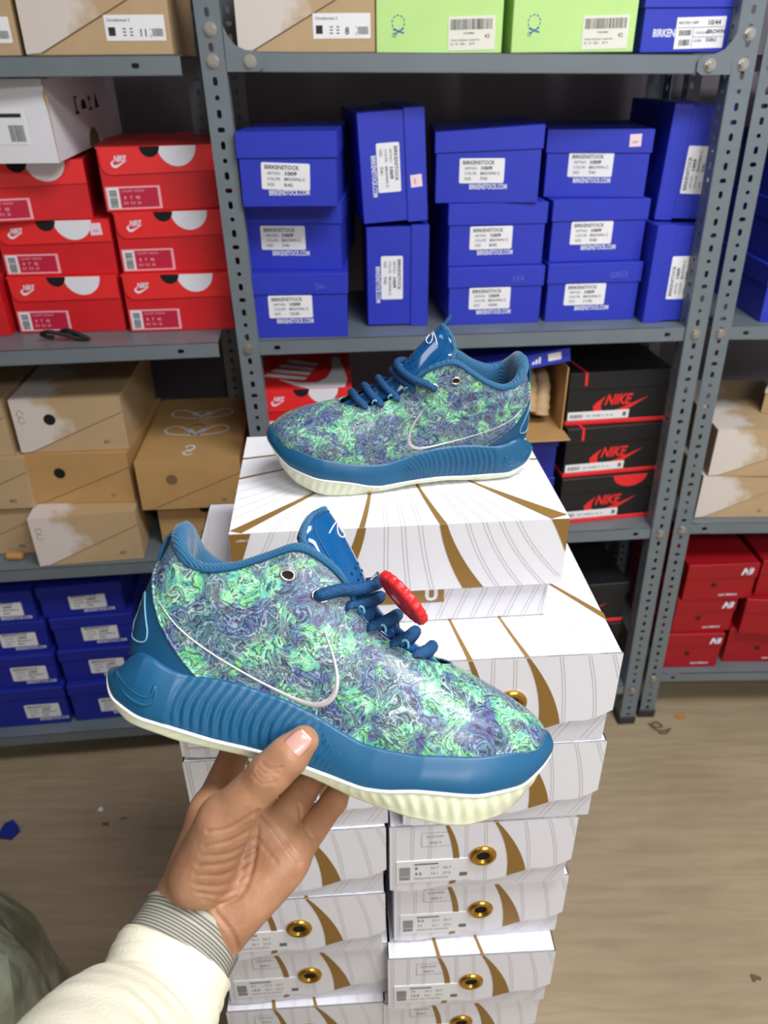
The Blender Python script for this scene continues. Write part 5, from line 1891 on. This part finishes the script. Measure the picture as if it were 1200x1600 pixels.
def ring_mesh(rg, off):
    n = len(rg[0])
    V = [np.array(p) - off for r_ in rg for p in r_]
    F = [(i * n + k, i * n + (k + 1) % n, (i + 1) * n + (k + 1) % n, (i + 1) * n + k) for i in range(len(rg) - 1) for k in range(n)]
    return V, F


def spec_lerp(S, n):
    S = np.array(S, float)
    return [tuple(q) for q in catmull(S, n)]


cuff_spec = []
NB = 27
for i in range(NB):
    t = i / (NB - 1)
    cuff_spec.append((303 - 38 * t, 1446 + 62 * t, .5015 - .0192 * t, 35.4 + 0.9 * min(t, .6) + (.45 if i % 2 else -.1), 33.5 + .4 * min(t, .6) + (.45 if i % 2 else -.1)))
cuff_spec = [(302, 1448, .5012, 33.0, 31)] + cuff_spec
sl_spec = spec_lerp([(276, 1494, .4870, 36.0, 33.5), (275, 1496, .4863, 38.4, 36.5), (270, 1505, .4840, 39.2, 37), (259, 1528, .477, 39, 36.5), (247, 1560, .466, 39.5, 36.5), (231, 1592, .455, 43, 38), (210, 1622, .443, 48, 42), (170, 1672, .421, 54, 48), (124, 1735, .395, 58, 52), (74, 1812, .360, 60, 54)], 7)
slv = mesh_obj('sleeve', *ring_mesh(sleeve_rings(sl_spec, 72, .014), base), 'sleeve_cream', person, True)
V, F = ring_mesh(sleeve_rings(cuff_spec, 64), base)
cuff = mesh_obj('cuff', V, F, 'cuff_light', slv, True)
cuff.data.materials.append(MATS['cuff_dark'])
for p in cuff.data.polygons:
    b_ = p.index // 64
    p.material_index = 1 if (b_ >= 4 and b_ % 2 == 0) else 0


# the photographer's body stands just behind the lens and shades the floor at the left
def blob(name, cones, material, parent, step=.012, k=.05):
    pts_ = np.array([c for q in cones for c in q[:2]], float)
    rm = max(max(q[2:4]) for q in cones) + .05
    lo_, hi_ = pts_.min(0) - rm, pts_.max(0) + rm
    n_ = np.ceil((hi_ - lo_) / step).astype(int) + 1
    Pg = np.stack(np.meshgrid(*[lo_[i] + step * np.arange(n_[i]) for i in range(3)], indexing='ij'), -1)
    Dg = None
    for a_, b_, ra, rb in cones:
        d_ = cone_d(Pg, np.array(a_, float), np.array(b_, float), ra, rb)
        Dg = d_ if Dg is None else smin(Dg, d_, k)
    V_m, F_m = surface_nets(Dg, lo_, step)
    o_ = mesh_obj(name, V_m - base, F_m, material, parent, True)
    m_ = o_.modifiers.new('relax', 'SMOOTH')
    m_.factor, m_.iterations = .5, 3
    return o_


mat('trousers_dark', (52, 54, 62), .85, noise=.08, scale=40)
mat('hair_black', (22, 19, 18), .6, noise=.2, scale=90, stretch=(1, 1, .2))
mat('eye_white', (236, 234, 230), .3)
bx_, by_ = -.085, -.235
blob('sweatshirt', [((bx_ - .075, by_, .92), (bx_ - .105, by_, 1.30), .120, .118), ((bx_ + .075, by_, .92), (bx_ + .105, by_, 1.30), .120, .118), ((bx_ - .12, by_, 1.34), (bx_ + .12, by_, 1.34), .085, .085), ((bx_, by_ + .02, 1.0), (bx_, by_ + .02, 1.25), .125, .125),
                    ((bx_ - .165, by_ + .01, 1.345), (-.225, .035, 1.125), .070, .060), ((-.225, .035, 1.125), (-.175, .130, 1.150), .060, .058),
                    ((bx_ + .165, by_ + .01, 1.345), (.165, -.200, 1.085), .070, .058), ((.165, -.200, 1.085), (.085, -.115, 1.290), .056, .042)], 'sleeve_cream', person)
blob('trousers', [((bx_ - .08, by_, .93), (bx_ + .08, by_, .93), .120, .120), ((bx_ - .09, by_, .88), (bx_ - .11, by_ + .01, .48), .095, .068), ((bx_ - .11, by_ + .01, .48), (bx_ - .12, by_ - .01, .10), .068, .058),
                  ((bx_ + .09, by_, .88), (bx_ + .11, by_ + .01, .48), .095, .068), ((bx_ + .11, by_ + .01, .48), (bx_ + .12, by_ - .01, .10), .068, .058)], 'trousers_dark', person, k=.03)
for s_ in (-1, 1):
    blob('trainer', [((bx_ + s_ * .12, by_ - .04, .045), (bx_ + s_ * .13, by_ + .15, .040), .043, .038), ((bx_ + s_ * .12, by_ - .02, .06), (bx_ + s_ * .12, by_ - .02, .10), .045, .045)], 'black_plastic', person, k=.02)
hx, hy, hz_ = bx_ + .02, by_ + .02, 1.60
head = blob('head', [((hx, hy - .03, 1.40), (hx, hy - .01, 1.52), .056, .054), ((hx, hy - .02, hz_ + .03), (hx, hy + .02, hz_ + .02), .080, .070), ((hx, hy + .03, hz_ - .06), (hx, hy + .01, hz_), .040, .068), ((hx, hy + .085, hz_ + .005), (hx, hy + .098, hz_ - .022), .010, .015),
                     ((hx - .078, hy - .005, hz_ + .012), (hx - .080, hy - .005, hz_ - .025), .014, .010), ((hx + .078, hy - .005, hz_ + .012), (hx + .080, hy - .005, hz_ - .025), .014, .010), ((hx - .018, hy + .080, hz_ - .055), (hx + .018, hy + .080, hz_ - .055), .008, .008)], 'skin', person, step=.006, k=.015)
blob('hair', [((hx, hy - .035, hz_ + .055), (hx, hy + .025, hz_ + .062), .078, .066), ((hx, hy - .055, hz_), (hx, hy - .05, hz_ + .05), .055, .070)], 'hair_black', head, step=.006, k=.02)
for s_ in (-1, 1):
    blob('eye', [((hx + s_ * .031, hy + .073, hz_ + .008), (hx + s_ * .033, hy + .073, hz_ + .008), .011, .011)], 'eye_white', head, step=.003, k=.002)

# ------------------------------------------------------------------ plastic sack and floor litter
def sack_material():
    m = bpy.data.materials.new('sack_plastic')
    m.use_nodes = True
    nt = m.node_tree
    N, L = nt.nodes, nt.links
    b = N['Principled BSDF']
    b.inputs['Roughness'].default_value = .17
    b.inputs['Coat Weight'].default_value = .5
    tc = N.new('ShaderNodeTexCoord')
    n = N.new('ShaderNodeTexNoise')
    n.inputs['Scale'].default_value = 11
    n.inputs['Detail'].default_value = 4
    n.inputs['Distortion'].default_value = 0.3
    L.new(tc.outputs['Object'], n.inputs['Vector'])
    r = N.new('ShaderNodeValToRGB')
    r.color_ramp.elements[0].position = .3
    r.color_ramp.elements[0].color = lin((92, 98, 74))
    r.color_ramp.elements[1].position = .75
    r.color_ramp.elements[1].color = lin((166, 170, 148))
    L.new(n.outputs['Fac'], r.inputs['Fac'])
    L.new(r.outputs['Color'], b.inputs['Base Color'])
    v = N.new('ShaderNodeTexVoronoi')
    v.inputs['Scale'].default_value = 13
    v.feature = 'DISTANCE_TO_EDGE'
    mpv = N.new('ShaderNodeMapping')
    mpv.inputs['Scale'].default_value = (1, 1, .45)
    L.new(tc.outputs['Object'], mpv.inputs['Vector'])
    L.new(mpv.outputs['Vector'], v.inputs['Vector'])
    rv = N.new('ShaderNodeMath')
    rv.operation = 'MINIMUM'
    rv.inputs[1].default_value = .22
    L.new(v.outputs['Distance'], rv.inputs[0])
    ad = N.new('ShaderNodeMath')
    ad.operation = 'MULTIPLY_ADD'
    ad.inputs[1].default_value = -2.2
    L.new(rv.outputs[0], ad.inputs[0])
    L.new(n.outputs['Fac'], ad.inputs[2])
    bp = N.new('ShaderNodeBump')
    bp.inputs['Strength'].default_value = .8
    bp.inputs['Distance'].default_value = .02
    L.new(ad.outputs[0], bp.inputs['Height'])
    L.new(bp.outputs['Normal'], b.inputs['Normal'])
    return m


MATS['sack_plastic'] = sack_material()
rn = random.Random(5)
ph = [rn.uniform(0, 6.28) for _ in range(12)]
prof = [(0.0, .16), (.03, .215), (.12, .235), (.24, .235), (.36, .222), (.46, .19), (.53, .145), (.575, .09), (.595, .045), (.60, .012)]
pr = catmull(prof, 6)
V, F = [], []
n = 96
for i, (z, rad) in enumerate(pr):
    for k in range(n):
        a = 2 * math.pi * k / n
        w_ = 1 + .035 * math.sin(3 * a + ph[0] + 4 * z) + .028 * math.sin(7 * a + ph[1] - 11 * z) + .022 * abs(math.sin(9 * a + 14 * z + ph[2])) + .016 * abs(math.sin(13 * a - 21 * z + ph[3])) + .012 * math.sin(34 * z + 4 * a + ph[4])
        V.append((rad * w_ * math.cos(a), rad * w_ * math.sin(a), max(0, z)))
for i in range(len(pr) - 1):
    for k in range(n):
        F.append((i * n + k, i * n + (k + 1) % n, (i + 1) * n + (k + 1) % n, (i + 1) * n + k))
F += [tuple(range(n - 1, -1, -1)), tuple(range((len(pr) - 1) * n, len(pr) * n))]
sack = tag(empty('plastic_sack', (-.765, .600, 0)), 'crumpled olive plastic sack standing on the floor at the lower left', 'sack')
mesh_obj('sack_body', V, F, 'sack_plastic', sack, True)
knot = [(.012 * math.cos(a) * (1 + .3 * math.sin(5 * a)), .012 * math.sin(a) * (1 + .3 * math.sin(5 * a)), 0) for a in np.linspace(0, 6.28, 21)[:-1]]
mesh_obj('sack_neck', *tube_vf([(0, 0, .585), (.004, .002, .61), (.012, .004, .635), (.022, .002, .66)], [.020, .013, .022, .030], 12), 'sack_plastic', sack, True)


def scrap(name, label, cat, x, y, poly, mname, h=.004, rz=0.0):
    V, F = slab_vf(poly, -h, 0)
    V = [(a, c, -b) for a, b, c in V]
    V = [(a, c_, z + (.25 * h * math.sin(60 * a + 40 * c_) if z > .5 * h else 0)) for a, c_, z in V]
    o = mesh_obj(name, V, [f[::-1] for f in F], mname)
    o.location = (x, y, .0002)
    o.rotation_euler = (0, 0, rz)
    return tag(o, label, cat)


scrap('paper_scrap', 'crumpled blue wrapper scrap on the floor at the left edge', 'scrap', -.915, 1.215, [(-.02, -.015), (.012, -.02), (.024, .004), (.004, .022), (-.016, .016)], 'scrap_blue', .018)
scrap('paper_scrap', 'tiny white paper scrap on the floor below the blue boxes', 'scrap', -.715, 1.279, [(-.006, -.004), (.006, -.005), (.005, .005), (-.004, .006)], 'white_paper', .004)
scrap('paper_scrap', 'tiny dark scrap on the floor below the white paper scrap', 'scrap', -.690, 1.238, [(-.008, -.003), (.008, -.004), (.006, .004), (-.007, .003)], 'string_brown', .003)
scrap('paper_scrap', 'tiny purple-grey scrap on the floor beside the white paper scrap', 'scrap', -.650, 1.252, [(-.008, -.003), (.009, .001), (.006, .005), (-.007, .001)], 'ink_soft', .003)
scrap('dry_leaf', 'small brown dry leaf on the floor right of the rack foot', 'leaf', .832, 1.574, [(-.016, 0), (-.008, -.009), (.008, -.009), (.017, 0), (.008, .008), (-.008, .009)], 'leaf_tan', .004)
scrap('floor_scrap', 'small dark bent scrap on the floor at the lower right', 'scrap', .741, .856, [(-.010, .004), (-.004, -.008), (.001, -.006), (-.002, -.001), (.010, .002), (.008, .007), (-.004, .006)], 'string_brown', .004, -.5)
pts = [(.735, 1.548, .003), (.752, 1.535, .004), (.770, 1.538, .003), (.758, 1.552, .006), (.740, 1.541, .005), (.752, 1.524, .003), (.775, 1.522, .003), (.790, 1.530, .003), (.772, 1.512, .003), (.752, 1.515, .003)]
o = mesh_obj('string_tangle', *tube_vf(catmull(pts, 6), .0022, 6), 'string_brown', None, True)
tag(o, 'tangle of brown string on the floor beside the rack foot', 'string')
